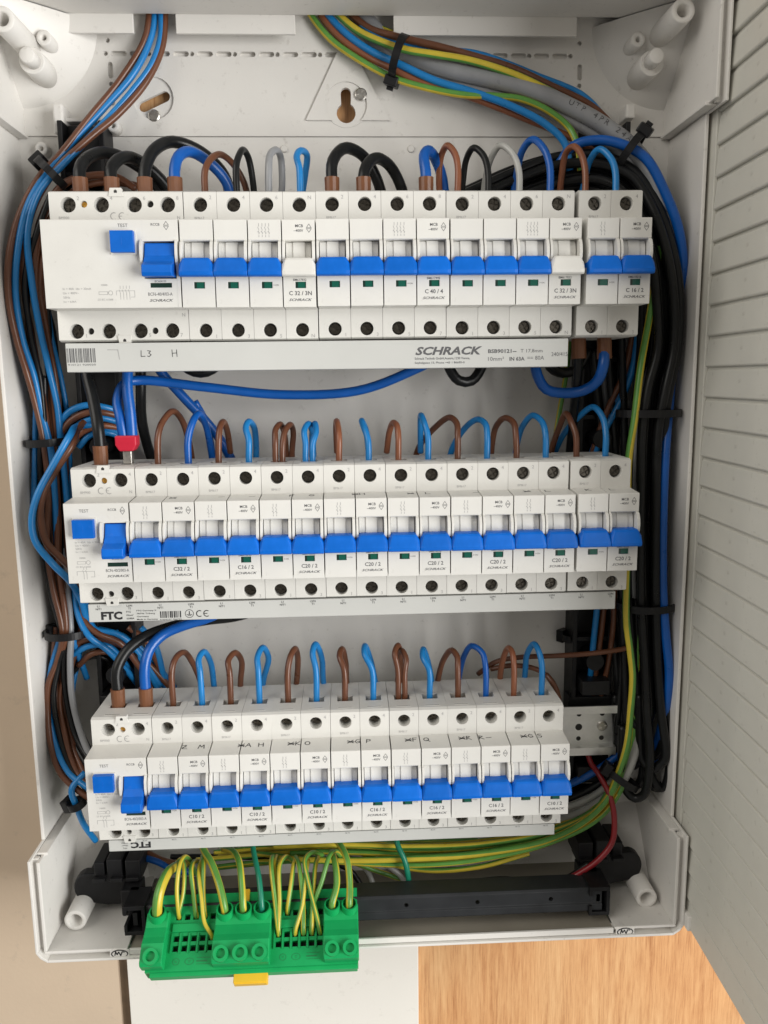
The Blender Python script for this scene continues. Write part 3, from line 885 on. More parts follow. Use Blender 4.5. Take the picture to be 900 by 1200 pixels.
    # lever: flat upper flap, thick lower lip
    def prof(x, d): return [(x, 6, 10.8), (x, 1.4 + d, 10.6), (x, -1.0 + d, 4.0), (x, -3.8 + d, 0.6), (x, -8.8 + d, -1.6), (x, -9.4 + d, -5.6), (x, -8.4 + d, -7.2), (x, -0.4, -7.0), (x, 6, -6.4)]
    lv = MB().loft([prof(tx0, 0.35), prof(tx0 + 0.5, 0), prof(tx1 - 0.5, 0), prof(tx1, 0.35)])
    put('toggle', lv.mesh('toggle', 'toggle_blue', bevel=0.25), h)
    put('indicator_window', MB().box(cx - 5.5, cx + 5.5, 0.5, 0.85, wz - 1.05, wz + 1.25).mesh('indicator_window', 'dark_window'), h)
    def dark(mb):
        text(mb, 'TEST', (bx0 + bx1) / 2, tz, -0.06, h=1.7)
        text(mb, 'RCCB', lx - 1.2, tz + 0.4, -0.06, h=1.3, bold=0.01)
        diamond(mb, lx + 4.4, tz - 0.2, -0.06, 2.1)
        text(mb, code, lx - 0.4, -15.4, -0.06, w=12.6, h=1.7)
        text(mb, 'SCHRACK', lx, -18.6, -0.06, w=12.4, h=1.35, bold=0.02, shear=0.35)
        text(mb, 'BC604103' if n == 4 else 'BC602103', lx, -8.9, -0.06, h=1.0)
    def pale(mb):
        q = 0 if n == 4 else 0
        X = 9.5 if n == 4 else 5.2
        Z = -12.4 if n == 4 else 0.8
        for r_, s_ in enumerate(('In = 40A  IΔn = 30mA', 'Un = 400V~', '      50Hz', 'Inc = 6,0kA')[: 4]):
            text(mb, s_.replace('Δ', 'd'), X, Z - r_ * (2.2 if n == 4 else 1.8), -0.06, h=1.15, left=True)
        X = 31 if n == 4 else 8.6
        Z = -12 if n == 4 else -8.0
        text(mb, '10000', X, Z + 1.4 if n == 4 else Z, -0.06, h=1.0)
        stroke(mb, [(X - 3, Z - 3.4), (X + 1.5, Z - 3.4), (X + 1.5, Z - 2.0), (X - 3, Z - 2.0), (X - 3, Z - 3.4)], -0.06, 0.2)
        stroke(mb, [(X + 3 + 1.1 * math.cos(a), Z - 2.6 + 1.1 * math.sin(a)) for a in [2 * math.pi * k / 10 for k in range(11)]], -0.06, 0.2)
        text(mb, '-25 IEC 61008', X, Z - 6.0 if n == 4 else Z - 5.0, -0.06, h=1.0)
        X = 41.5 if n == 4 else 9.6
        Z = -14.6 if n == 4 else -16.6
        for k in range(n):
            a = X + (k - (n - 1) / 2) * 1.6
            stroke(mb, [(a, Z + 3.6), (a, Z + 2.0)], -0.06, 0.2); stroke(mb, [(a - 0.6, Z + 1.6), (a, Z - 0.2), (a, Z - 3.4)], -0.06, 0.2)
        stroke(mb, [(X - 4.5, Z - 1.2), (X - 4.5, Z + 1.0), (X + 5, Z + 1.0), (X + 5, Z - 2.2), (X + 3.0, Z - 2.2)], -0.06, 0.2)
        for t, s_ in zip([t for t in tops if t[2] > 3], ('2', '4', '6', '8')): text(mb, s_, t[0] + 5.4, 36.2, 16.42, h=1.9)
        for t, s_ in zip([t for t in bots if t[2] > 3], ('1', '3', '5', '7')): text(mb, s_, t[0] + 5.2, -35.6, 16.42, h=1.9)
        text(mb, 'BM900', 7.5, 26.2, 16.42, h=1.4)
        text(mb, 'N', w - 2.6, 26.2, 16.42, h=1.6); text(mb, 'N', w - 2.6, -24.8, 16.42, h=1.8)
        for q in (-2.2, 2.2):
            stroke(mb, [(tab + q + 0.5 + 1.8 * math.cos(a), 27.0 + 1.8 * math.sin(a)) for a in [math.radians(60 + 30 * k) for k in range(9)]], 16.42, 0.35)
        stroke(mb, [(tab + 1.2, 27.0), (tab + 2.4, 27.0)], 16.42, 0.3)
    lettering(h, 'lettering', dark, 'print_grey')
    lettering(h, 'lettering', pale, 'print_pale')
    tag(dev, label, 'breaker', 'residual current breakers')
    return dev

# top row
rccb(0.0, 0, 4, 'wide white four-pole residual current breaker starting the top row, blue TEST button', 'BCF6-40/4/03-A')
breaker(71.0, 0, 4, 'C 32 / 3N', 'BM617832', 'four-pole breaker C 32 with white last toggle, next to the wide residual breaker', True)
breaker(142.0, 0, 4, 'C 40 / 4', 'BM617440', 'four-pole breaker C 40 with four blue toggles in the middle of the top row')
breaker(213.0, 0, 4, 'C 32 / 3N', 'BM617832', 'four-pole breaker C 32 with white last toggle, right side of the top row', True)
breaker(286.3, 0, 2, 'C 16 / 2', 'BM618216', 'narrow two-pole breaker C 16 ending the top row at right')
ORD = ('first', 'second', 'third', 'fourth', 'fifth', 'sixth', 'seventh', 'eighth')
# middle row
rccb(0.6, 1, 2, 'narrow residual current breaker with TEST button starting the middle row', 'BCF6-40/2/003-A')
for i, code in enumerate(('C32 / 2', 'C16 / 2', 'C20 / 2', 'C20 / 2', 'C20 / 2', 'C20 / 2', 'C20 / 2', 'C20 / 2')):
    breaker(36.2 + i * 35.45 + (1.0 if i == 7 else 0), 1, 2, code, 'BM618220', '%s two-pole breaker from the left in the middle row, marked %s' % (ORD[i], code.split(' ')[0]))
# bottom row
rccb(1.3, 2, 2, 'narrow residual current breaker with TEST button starting the bottom row', 'BCF6-40/2/003-A')
for i, code in enumerate(('C10 / 2', 'C10 / 2', 'C10 / 2', 'C16 / 2', 'C16 / 2', 'C16 / 2', 'C10 / 2')):
    breaker(36.9 + i * 35.42, 2, 2, code, 'BM618210', '%s two-pole breaker from the left in the bottom row, marked %s' % (ORD[i], code.split(' ')[0]))

# handwriting on the tops of the noses (things of the breakers' users, felt pen)
PEN = {
 'Z': [[(0, 3), (2, 3.1), (0.4, 0.3), (2.6, 0.1)], [(0.2, 1.6), (2.2, 1.7)]], 'M': [[(0, 0), (0.4, 3), (1.3, 1.2), (2.2, 3), (2.6, 0)]],
 'A': [[(0, 0), (1.3, 3), (2.4, 0)], [(0.5, 1.1), (2.1, 1.2)]], 'H': [[(0, 3), (0.1, 0)], [(2, 3), (2.1, 0)], [(0, 1.5), (2.1, 1.6)]],
 'O': [[(1.2 + 1.1 * math.cos(k), 1.4 + 1.4 * math.sin(k)) for k in [0.7 * q for q in range(10)]]], 'P': [[(0.2, 0), (0.4, 3), (1.9, 2.6), (1.8, 1.6), (0.4, 1.4)]],
 'G': [[(2.2, 2.7), (1, 3), (0.1, 1.5), (1, 0.1), (2.2, 0.6), (2.1, 1.5), (1.2, 1.4)]], 'Q': [[(1.2 + 1.1 * math.cos(k), 1.5 + 1.3 * math.sin(k)) for k in [0.7 * q for q in range(10)]], [(1.4, 0.8), (2.8, -0.4)]],
 'R': [[(0.2, 0), (0.3, 3), (1.8, 2.5), (0.4, 1.4), (2.2, 0)]], 'S': [[(2.1, 2.7), (0.8, 3), (0.4, 2.1), (2, 1.1), (1.5, 0.1), (0.1, 0.4)]],
 'L': [[(0.3, 3), (0.2, 0.1), (2.2, 0.2)]], 'F': [[(0.2, 0), (0.3, 3), (2, 3)], [(0.2, 1.6), (1.6, 1.7)]], 'K': [[(0.2, 0), (0.3, 3)], [(2, 3), (0.4, 1.4), (2.3, 0)]],
 'x': [[(0, 0.2), (2.6, 2.8)], [(0, 2.6), (2.7, 0.3)], [(0, 1.4), (2.8, 1.6)], [(0.3, 0.8), (2.5, 1.1)]], '3': [[(0.2, 2.9), (1.8, 2.7), (0.8, 1.7), (2, 0.9), (0.9, 0), (0.1, 0.3)]], '-': [[(0, 1), (2.4, 1.3)]],
}
def hand(mb, txt, u, v, y, sc, plane, w):
    for ch in txt:
        if ch != ' ':
            for pl in PEN[ch]:
                stroke(mb, [(u + a * sc, v + b * sc) for a, b in pl], y, w, plane)
        u += 3.2 * sc
for row, ins in ((2, ((0, 22, 'Z'), (0, 32, 'M'), (1, 20, 'xA'), (1, 32, 'H'), (2, 14, 'xK'), (2, 24, 'O'), (3, 14, 'xG'), (3, 25, 'P'), (4, 13, 'xF'), (4, 24, 'Q'), (5, 10, 'xR'), (5, 22, 'R-'), (6, 12, 'xG'), (6, 22, 'S'))),
                 (1, ((0, 24, 'x'), (1, 16, '-'), (1, 33, '-'), (2, 20, 'F'), (2, 31, 'G'), (3, 20, 'xH'), (4, 16, 'x'), (4, 26, 'L'), (5, 18, '-'), (6, 12, 'x'), (6, 24, 'L'), (7, 12, 'K'), (7, 26, 'L')))):
    for i, xo, s_ in ins:
        mb = MB()
        x0 = (36.9 + i * 35.42) if row == 2 else (36.2 + i * 35.45)
        hand(mb, s_, x0 + xo - 4, 8.6, ROWZ[row] + 23.75, 1.35, 'xy', 0.55)
        dev = [o for o in bpy.data.objects if o.name.startswith('circuit_breaker') and abs(o.location.x - x0 * S) < 0.002 and abs(o.location.z - ROWZ[row] * S) < 4e-4][0]
        o = mb.build('pen_mark', 'ink')
        dev_y = dev.location.y
        # lie on the gently sloping top of the nose
        o.parent = dev; o.matrix_parent_inverse = Matrix.Translation(-Vector((dev.location.x, 0, ROWZ[row] * S)))
        for v in o.data.vertices: v.co.z = (ROWZ[row] + 22.37 + 1.2 * (v.co.y / S - 0.4) / 16.2 + 0.08) * S

# ================================================================ comb busbars under the rows
def barcode(mb, x0, x1, z0, z1, y, seed):
    r = random.Random(seed); x = x0
    while x < x1 - 0.4:
        w = r.choice((0.25, 0.25, 0.45, 0.7)); mb.add([(x, y, z0), (x + w, y, z0), (x + w, y, z1), (x, y, z1)], [(0, 1, 2, 3)]); x += w + r.choice((0.25, 0.3, 0.55))
def busbar(x0, x1, z0, z1, yf, zrow, label):
    mb = MB().prism_x([(yf, z0), (yf, z1), (yf + 6, z1 + 0.0), (yf + 24, z1), (yf + 24, z0), (yf + 1.0, z0)], x0, x1)
    o = mb.build('busbar_cover', 'bus_plastic', bevel=0.4)
    tag(o, label, 'busbar', 'comb busbars under the rows')
    return o
b1 = busbar(3.8, 281.5, -55.2, -39.7, 14, 0, 'long white busbar cover under the top row, with printed lettering and barcode')
b2 = busbar(4.3, 315, -148.4 - 50.3, -148.4 - 39.6, 18, 0, 'white busbar cover under the middle row with terminal marks along its edge')
b3 = busbar(6, 281.5, -297.6 - 46.8, -297.6 - 39.5, 18, 0, 'white busbar cover under the bottom row, lettering upside down')
y1 = 13.93
mb = MB()
text(mb, 'SCHRACK', 214.1, -45.8, y1, w=37.5, h=4.6, bold=0.035, shear=0.28)
put('logotype', mb.mesh('logotype', 'print_grey'), b1)['kind'] = 'stuff'
mb = MB()
text(mb, 'Schrack Technik GmbH,Austria,1230 Vienna,', 195, -50, y1, w=31, h=1.5, left=True, bold=0.012)
text(mb, 'Seybelgasse 13, Phone +43 1 86685-0', 195, -52.4, y1, w=28, h=1.5, left=True, bold=0.012)
text(mb, 'BSB90121--', 236.2, -46.3, y1, w=16, h=2.2, left=True, bold=0.03)
text(mb, 'T 17,8mm', 254.5, -46.4, y1, w=12.5, h=2.2, left=True)
text(mb, '10mm²', 236.2, -50.5, y1, w=9, h=2.2, left=True)
text(mb, 'IN 63A', 248.3, -50.6, y1, w=8.6, h=2.2, left=True, bold=0.03)
text(mb, '== 80A', 258.4, -50.2, y1, w=9.5, h=2.2, left=True)
text(mb, '240/415', 272, -48.3, y1, w=9.2, h=2.2, left=True)
put('lettering', mb.mesh('lettering', 'print_grey'), b1)['kind'] = 'stuff'
mb = MB(); q = (4.4, -50); barcode(mb, q[0], q[0] + 15.5, q[1], q[1] + 7.6, y1, 4)
text(mb, '910121 920020', q[0] + 7.7, q[1] - 1.2, y1, w=15, h=1.0)
put('barcode', mb.mesh('barcode', 'print_grey'), b1)
mb = MB()
hand(mb, 'L3', *(44.2, -47.2), y1, 1.1, 'xz', 0.35); hand(mb, 'H', *(61.3, -47.4), y1, 1.25, 'xz', 0.35)
put('pen_mark', mb.mesh('pen_mark', 'ink'), b1)
mb = MB(); stroke(mb, [(26.4, -43.3), (32, -43.4), (32.6, -48.5)], y1, 0.4)
put('pen_mark', mb.mesh('pen_mark', 'print_pale'), b1)
y2 = 17.93
mb = MB()
text(mb, 'FTC', 17.5, -195, y2, w=12.2, h=5.0, bold=0.05)
zz = (26, -192.9)
for k, s_ in enumerate(('FTG', '10mm²', '63/80A')): text(mb, s_, zz[0], zz[1] - k * 2.0, y2, h=1.1, left=True, bold=0.01)
zz = (31.9, -192.5)
for k, s_ in enumerate(('FTG Germany X', '78796 Triberg', 'Germany', 'Made in Germany')): text(mb, s_, zz[0], zz[1] - k * 1.75, y2, w=(11.5, 10.5, 7, 12)[k], h=1.15, left=True, bold=0.012)
zz = (62.3, -194.9)
stroke(mb, [(zz[0] + 2.4 * math.cos(a), zz[1] + 2.4 * math.sin(a)) for a in [2 * math.pi * k / 18 for k in range(19)]], y2, 0.3)
stroke(mb, [(zz[0], zz[1] + 1.4), (zz[0], zz[1] - 0.4)], y2, 0.5); stroke(mb, [(zz[0] - 1.5, zz[1] - 0.5), (zz[0] + 1.5, zz[1] - 0.5)], y2, 0.35); stroke(mb, [(zz[0] - 0.9, zz[1] - 1.2), (zz[0] + 0.9, zz[1] - 1.2)], y2, 0.35)
zz = (68.2, -195)
stroke(mb, [(zz[0] + 1.8 * math.cos(a), zz[1] + 1.8 * math.sin(a)) for a in [math.radians(60 + 30 * k) for k in range(9)]], y2, 0.5)
stroke(mb, [(zz[0] + 4.2 + 1.8 * math.cos(a), zz[1] + 1.8 * math.sin(a)) for a in [math.radians(60 + 30 * k) for k in range(9)]], y2, 0.5); stroke(mb, [(zz[0] + 2.5, zz[1]), (zz[0] + 4.4, zz[1])], y2, 0.45)
for k in range(18):
    xx = 0.6 + 9.6 + k * 17.75
    if xx > (312.3, -191.5)[0]: break
    a, b = (('L1', 'N/T1'), ('L2/N', 'T1'))[k % 2]
    text(mb, a, xx, -148.4 - 40.8, y2, h=1.2, bold=0.015); text(mb, b, xx, -148.4 - 42.5, y2, h=1.2, bold=0.015)
put('lettering', mb.mesh('lettering', 'print_black'), b2)['kind'] = 'stuff'
mb = MB(); zz = (45.4, -197.5); barcode(mb, zz[0], zz[0] + 12.5, zz[1] + 0.4, zz[1] + 4.4, y2, 9); text(mb, '4 026327 706739', zz[0] + 6, zz[1] - 0.6, y2, w=12.5, h=0.9)
put('barcode', mb.mesh('barcode', 'print_black'), b2)
mb = MB()
text(mb, 'FTC', 25.4, -340.6, y2, w=12.0, h=4.2, bold=0.05, rot=True)
zz = (15.7, -339)
for k, s_ in enumerate(('63/80A', '10mm²', 'FTG')): text(mb, s_, zz[0], zz[1] - k * 1.7, y2, h=1.0, rot=True)
for k in range(1, 16):
    text(mb, 'L1 N', 1.3 + 9 + k * 17.7, -297.6 - 40.3, y2, h=0.9, rot=True, bold=0.01)
put('lettering', mb.mesh('lettering', 'print_black'), b3)['kind'] = 'stuff'

# ================================================================ wires
FB = ('ferrule_brown', 17.0, 4.0)
# --- loops into the top terminals of the top row
wire('black', 3.4, [(11.4, 36, 34), (11.4, 36, 42), (11.4, 36, 49.5), (11.1, 38, 55.3), (13.5, 44, 63.1), (20.5, 56, 69.9), (30.8, 66, 68.3), (42.9, 72, 59.6), (49.8, 76, 44.9)], 'thick black cable looping from the first terminal from the left, top row', 'wire loops into the top row', ferrule=FB)
wire('black', 3.4, [(28.6, 36, 34), (28.6, 36, 42), (28.6, 36, 49.5), (28.1, 38, 55.3), (30.8, 44, 62.2), (36.2, 54, 66.6), (43, 64, 63.5), (51.7, 72, 52.8), (52.1, 76, 39.9)], 'thick black cable looping from the second terminal from the left, top row', 'wire loops into the top row', ferrule=FB)
wire('black', 3.4, [(46.8, 36, 34), (46.8, 36, 42), (46.8, 36, 49.5), (46.7, 38, 55.3), (50.9, 44, 67.2), (59.4, 56, 75.5), (73.8, 66, 72.5), (85.6, 72, 61.1), (89.4, 76, 44.8)], 'thick black cable looping from the third terminal from the left, top row', 'wire loops into the top row', ferrule=FB)
wire('blue', 3.1, [(63.4, 36, 34), (63.4, 36, 42), (63.4, 36, 49.5), (63.1, 38, 55.3), (64.6, 42, 63.1), (69.7, 50, 68.3), (77.7, 60, 66.7), (87, 68, 56.7), (90.6, 74, 41.9)], 'thick blue cable looping from the fourth terminal from the left, top row', 'wire loops into the top row', ferrule=FB)
wire('brown', 1.9, [(79.8, 36, 34), (79.8, 36, 42), (80, 38, 55.3), (82.6, 44, 63.1), (87.2, 52, 67.5), (92.6, 60, 64.4), (98.2, 66, 54.8), (100.1, 72, 43.9)], 'brown wire looping from the fifth terminal from the left, top row', 'wire loops into the top row')
wire('black', 1.9, [(97.5, 36, 34), (97.5, 36, 42), (97.5, 37, 57.3), (99.1, 42, 65.3), (100.9, 48, 68.7), (103.1, 54, 66.6), (104.5, 60, 54.9), (104.3, 66, 42.7)], 'black wire looping from the sixth terminal from the left, top row', 'wire loops into the top row')
wire('grey', 2.0, [(115.2, 36, 34), (115.2, 36, 42), (115.6, 37, 57.3), (116.6, 42, 64.9), (118.9, 48, 68.8), (121.1, 54, 66.6), (120.9, 60, 54.9), (119.6, 66, 42.7)], 'grey wire looping from the seventh terminal from the left, top row', 'wire loops into the top row')
wire('sky', 1.9, [(132.9, 36, 34), (132.9, 36, 42), (132.7, 37, 55.9), (131.3, 41, 63.3), (133.6, 47, 68.5), (136.7, 54, 67.6), (135.1, 60, 58.2), (131.3, 66, 42.6)], 'blue wire looping from the eighth terminal from the left, top row', 'wire loops into the top row')
wire('black', 3.3, [(150.8, 36, 34), (150.8, 36, 42), (150.8, 36, 49.5), (150.9, 38, 57.5), (153.1, 42, 64.5), (159.2, 50, 70.2), (169.4, 60, 68.2), (177.6, 68, 57.6), (181.9, 74, 44.2)], 'thick black cable looping from the ninth terminal from the left, top row', 'wire loops into the top row', ferrule=FB)
wire('black', 3.3, [(168.5, 36, 34), (168.5, 36, 42), (168.5, 36, 49.5), (169.1, 38, 55.2), (172.2, 42, 60.8), (177.8, 50, 65.1), (185.7, 60, 62.9), (192, 68, 52.7), (194.9, 74, 41.6)], 'thick black cable looping from the tenth terminal from the left, top row', 'wire loops into the top row', ferrule=FB)
wire('blue', 3.1, [(203.9, 36, 34), (203.9, 36, 42), (203.9, 36, 49.5), (203.9, 37, 55), (203.5, 41, 63.3), (206.4, 48, 68.8), (210.9, 56, 67.6), (215.8, 64, 59.1), (219.1, 70, 43.2)], 'thick blue cable looping from the twelfth terminal from the left, top row', 'wire loops into the top row', ferrule=FB)
wire('terra', 1.9, [(221.8, 36, 34), (221.8, 36, 42), (222.2, 38, 57.5), (220.3, 42, 66.3), (217.3, 48, 71.1), (214.3, 56, 67.1), (214.5, 62, 56.2), (215.8, 68, 42.8)], 'brown wire looping from the thirteenth terminal from the left, top row', 'wire loops into the top row')
wire('black', 1.9, [(239.5, 36, 34), (239.5, 36, 42), (239.4, 38, 55.2), (237.2, 42, 64), (232.9, 48, 69.7), (229.3, 56, 65.7), (228.4, 62, 55.2), (228.2, 68, 42.8)], 'black wire looping from the fourteenth terminal from the left, top row', 'wire loops into the top row')
wire('pale', 1.9, [(257.2, 36, 34), (257.2, 36, 42), (257.1, 38, 55.2), (254, 42, 65.9), (248.8, 48, 71.6), (244.4, 56, 67.1), (241.7, 62, 55.2), (241.8, 68, 42.8)], 'grey wire looping from the fifteenth terminal from the left, top row', 'wire loops into the top row')
wire('blue', 2.1, [(274.9, 36, 34), (274.9, 36, 42), (274.9, 38, 57.5), (272.3, 42, 68.2), (267.6, 50, 75), (263, 58, 71.5), (261.5, 66, 59.5), (260, 70, 43.1)], 'blue wire looping from the sixteenth terminal from the left, top row', 'wire loops into the top row')
wire('terra', 1.9, [(295.2, 36, 34), (295.2, 36, 42), (295.3, 38, 56.1), (293.6, 42, 65.4), (290.9, 48, 71.2), (288.5, 56, 69.1), (287.6, 62, 57.1), (288.5, 68, 42.7)], 'brown wire looping from the seventeenth terminal from the left, top row', 'wire loops into the top row')
wire('sky', 1.9, [(312.9, 36, 34), (312.9, 36, 42), (312.8, 38, 55.2), (310.7, 42, 63.6), (306.7, 48, 68.9), (303.1, 56, 65.2), (302.2, 64, 55.6), (302.3, 70, 43)], 'blue wire looping from the eighteenth terminal from the left, top row', 'wire loops into the top row')
# --- loops into the middle row
wire('brown', 1.9, [(45.1, 36, -114.4), (45.1, 36, -106.4), (45.8, 37, -91.9), (47.8, 42, -83.7), (52, 50, -78.5), (55.7, 58, -85.1), (58.1, 64, -98.1), (58.8, 70, -113.1)], 'brown wire looping from the third terminal from the left, middle row', 'wire loops into the middle row')
wire('blue', 2.1, [(62.8, 36, -114.4), (62.8, 36, -106.4), (63.1, 37, -94.6), (65.9, 41, -84.4), (68.4, 48, -79.7), (69.8, 58, -87.4), (70.8, 66, -100.6), (71.3, 72, -115.2)], 'blue wire looping from the fourth terminal from the left, middle row', 'wire loops into the middle row')
wire('brown', 1.9, [(80.5, 36, -114.4), (80.5, 36, -106.4), (81.1, 37, -93.4), (81.2, 40, -87.6), (82.7, 46, -84.9), (83.8, 56, -91.6), (83.3, 66, -105.1)], 'brown wire looping from the fifth terminal from the left, middle row', 'wire loops into the middle row')
wire('sky', 1.9, [(98.2, 36, -114.4), (98.2, 36, -106.4), (98.5, 37, -95.2), (96.9, 41, -88.9), (97.7, 46, -85.1), (99.9, 54, -88.6), (99.9, 62, -99.7), (98.7, 68, -113.6)], 'blue wire looping from the sixth terminal from the left, middle row', 'wire loops into the middle row')
wire('brown', 1.8, [(114.1, 36, -114.4), (113.9, 36, -106.4), (114, 37, -95.4), (113.8, 40, -90.1), (116.3, 46, -86.9), (118, 54, -92.6), (118.2, 62, -105.3), (118.1, 66, -115.3)], 'left one of the two brown wires at the seventh terminal from the left, middle row', 'wire loops into the middle row')
wire('brown', 1.8, [(117.8, 36, -114.4), (118, 36, -106.4), (118.4, 37, -98), (119.6, 40, -91.2), (122, 46, -87), (123.6, 54, -92.6), (122.4, 62, -105.4), (121.9, 66, -115.4)], 'right one of the two brown wires at the seventh terminal from the left, middle row', 'wire loops into the middle row')
wire('sky', 1.8, [(131.8, 36, -114.4), (131.6, 36, -106.4), (131.8, 37, -98.2), (131.5, 40, -90.3), (133.4, 46, -87.2), (135.6, 54, -92.8), (135.7, 62, -105.6), (135.3, 66, -115.6)], 'left one of the two blue wires at the eighth terminal from the left, middle row', 'wire loops into the middle row')
wire('sky', 1.8, [(135.5, 36, -114.4), (135.8, 36, -106.4), (136.1, 37, -98.3), (138.4, 40, -91.5), (137.4, 46, -87.2), (135.6, 54, -91.8), (134.6, 62, -105.6), (133.7, 66, -115.6)], 'right one of the two blue wires at the eighth terminal from the left, middle row', 'wire loops into the middle row')
wire('terra', 1.9, [(151.4, 36, -114.4), (151.4, 36, -106.4), (151.7, 37, -94.5), (150.9, 42, -88.7), (150.4, 48, -85.5), (149.7, 56, -90.6), (150, 64, -106)], 'brown wire looping from the ninth terminal from the left, middle row', 'wire loops into the middle row')
wire('sky', 1.9, [(169.1, 36, -114.4), (169.1, 36, -106.4), (168.8, 37, -96.2), (165.8, 42, -88.9), (165.9, 48, -85.2), (168, 56, -91.9), (169.9, 64, -106.3)], 'blue wire looping from the tenth terminal from the left, middle row', 'wire loops into the middle row')
wire('terra', 1.9, [(186.8, 36, -114.4), (186.8, 36, -106.4), (186.9, 37, -95), (186.5, 40, -89.1), (184.7, 46, -87.4), (182.4, 54, -93), (181.1, 62, -106.3)], 'brown wire looping from the eleventh terminal from the left, middle row', 'wire loops into the middle row')
wire('sky', 1.9, [(204.6, 36, -114.4), (204.6, 36, -106.4), (204.6, 37, -95.3), (203.3, 40, -87.3), (201.8, 46, -83), (201.4, 54, -90.2), (202.5, 62, -106.7)], 'blue wire looping from the twelfth terminal from the left, middle row', 'wire loops into the middle row')
wire('brown', 1.9, [(222.3, 36, -114.4), (222.3, 36, -106.4), (222.4, 37, -94.6), (222.9, 41, -87.7), (219.1, 48, -84.9), (211.3, 58, -91.1), (202.4, 66, -102.7), (199, 72, -115.8)], 'brown wire looping from the thirteenth terminal from the left, middle row', 'wire loops into the middle row')
wire('sky', 1.9, [(240, 36, -114.4), (240, 36, -106.4), (240.2, 37, -95.9), (240.3, 41, -88.5), (236.3, 48, -85.7), (230.2, 56, -90.7), (223.8, 64, -102.9), (220.8, 70, -115.9)], 'blue wire looping from the fourteenth terminal from the left, middle row', 'wire loops into the middle row')
wire('brown', 1.9, [(257.8, 36, -114.4), (257.8, 36, -106.4), (257.4, 37, -95), (256.6, 41, -87.6), (252.8, 48, -84.9), (248.6, 56, -91), (247.4, 62, -103.1), (248, 68, -116.2)], 'brown wire looping from the fifteenth terminal from the left, middle row', 'wire loops into the middle row')
wire('sky', 1.9, [(275.5, 36, -114.4), (275.5, 36, -106.4), (275.3, 37, -94.3), (274, 41, -87.4), (269.7, 48, -84.1), (265.6, 56, -90.7), (263.7, 62, -103.4), (263.5, 68, -116.4)], 'blue wire looping from the sixteenth terminal from the left, middle row', 'wire loops into the middle row')
wire('brown', 1.9, [(294.2, 36, -114.4), (294.2, 36, -106.4), (293.9, 37, -95.6), (292.1, 41, -87.6), (290.2, 48, -83.3), (289.4, 58, -91.7), (287.6, 68, -105.9), (287.7, 74, -117.5)], 'brown wire looping from the seventeenth terminal from the left, middle row', 'wire loops into the middle row')
wire('sky', 1.9, [(311.9, 36, -114.4), (311.9, 36, -106.4), (312.1, 37, -94.9), (311.4, 41, -85.9), (307.4, 48, -79.9), (302.4, 58, -84.5), (294.6, 68, -97.8), (290.4, 76, -112.2)], 'blue wire looping from the eighteenth terminal from the left, middle row', 'wire loops into the middle row')
# --- loops into the bottom row
wire('black', 3.4, [(12.5, 36, -263.6), (12.5, 36, -255.6), (12.5, 36, -248.1), (12.7, 37, -235.1), (17.9, 42, -224.9), (28.1, 48, -217.8), (43, 52, -213.4), (64.4, 54, -210.1), (83.2, 54, -207.8), (102.2, 54, -202.7)], 'thick black cable looping from the first terminal from the left, bottom row', 'wire loops into the bottom row', ferrule=FB)
wire('blue', 3.2, [(29.5, 36, -263.6), (29.5, 36, -255.6), (29.5, 36, -248.1), (29.5, 37, -232.8), (32.6, 41, -223.3), (39.6, 46, -216.4), (51.6, 50, -211.9), (64.8, 52, -209), (80.7, 54, -203.8)], 'thick blue cable looping from the second terminal from the left, bottom row', 'wire loops into the bottom row', ferrule=FB)
wire('brown', 1.9, [(45.8, 36, -263.6), (45.8, 36, -255.6), (45.9, 37, -236.1), (47.5, 42, -230.2), (51.1, 49, -228.8), (55.2, 57, -238.6), (57.9, 66, -256), (58.4, 72, -270.3)], 'brown wire looping from the third terminal from the left, bottom row', 'wire loops into the bottom row')
wire('sky', 1.9, [(63.5, 36, -263.6), (63.5, 36, -255.6), (63, 37, -238.1), (61.7, 41, -231.3), (63.9, 48, -228.8), (66, 56, -238.5), (66.1, 64, -254.3), (65.5, 70, -269.7)], 'blue wire looping from the fourth terminal from the left, bottom row', 'wire loops into the bottom row')
wire('brown', 1.9, [(81.2, 36, -263.6), (81.2, 36, -255.6), (81, 37, -238.7), (80.2, 41, -232.4), (83.1, 48, -230), (85.8, 54, -237.3), (84.3, 60, -253.3), (82.4, 66, -268.6)], 'brown wire looping from the fifth terminal from the left, bottom row', 'wire loops into the bottom row')
wire('sky', 1.9, [(98.9, 36, -263.6), (98.9, 36, -255.6), (98.7, 37, -237.6), (97.9, 41, -230.7), (101, 48, -227.1), (103.6, 55, -235.9), (99.7, 61, -252.4), (96.5, 66, -266.1)], 'blue wire looping from the sixth terminal from the left, bottom row', 'wire loops into the bottom row')
wire('brown', 1.9, [(116.6, 36, -263.6), (116.6, 36, -255.6), (116.9, 37, -238.2), (118.5, 41, -230.2), (121, 47, -227.9), (122.5, 54, -236.1), (120.2, 61, -253), (118.4, 66, -266.8)], 'brown wire looping from the seventh terminal from the left, bottom row', 'wire loops into the bottom row')
wire('sky', 1.9, [(134.3, 36, -263.6), (134.3, 36, -255.6), (134.3, 37, -238.7), (132.4, 41, -229.5), (134, 47, -224.9), (136.9, 54, -236.5), (138, 61, -253.6), (138.6, 66, -267.4)], 'blue wire looping from the eighth terminal from the left, bottom row', 'wire loops into the bottom row')
wire('brown', 1.9, [(152, 36, -263.6), (152, 36, -255.6), (151.8, 37, -239.2), (149.4, 41, -231.6), (150.2, 47, -228.7), (152.3, 54, -239.8), (153.5, 61, -255.8), (154.4, 66, -267.9)], 'brown wire looping from the ninth terminal from the left, bottom row', 'wire loops into the bottom row')
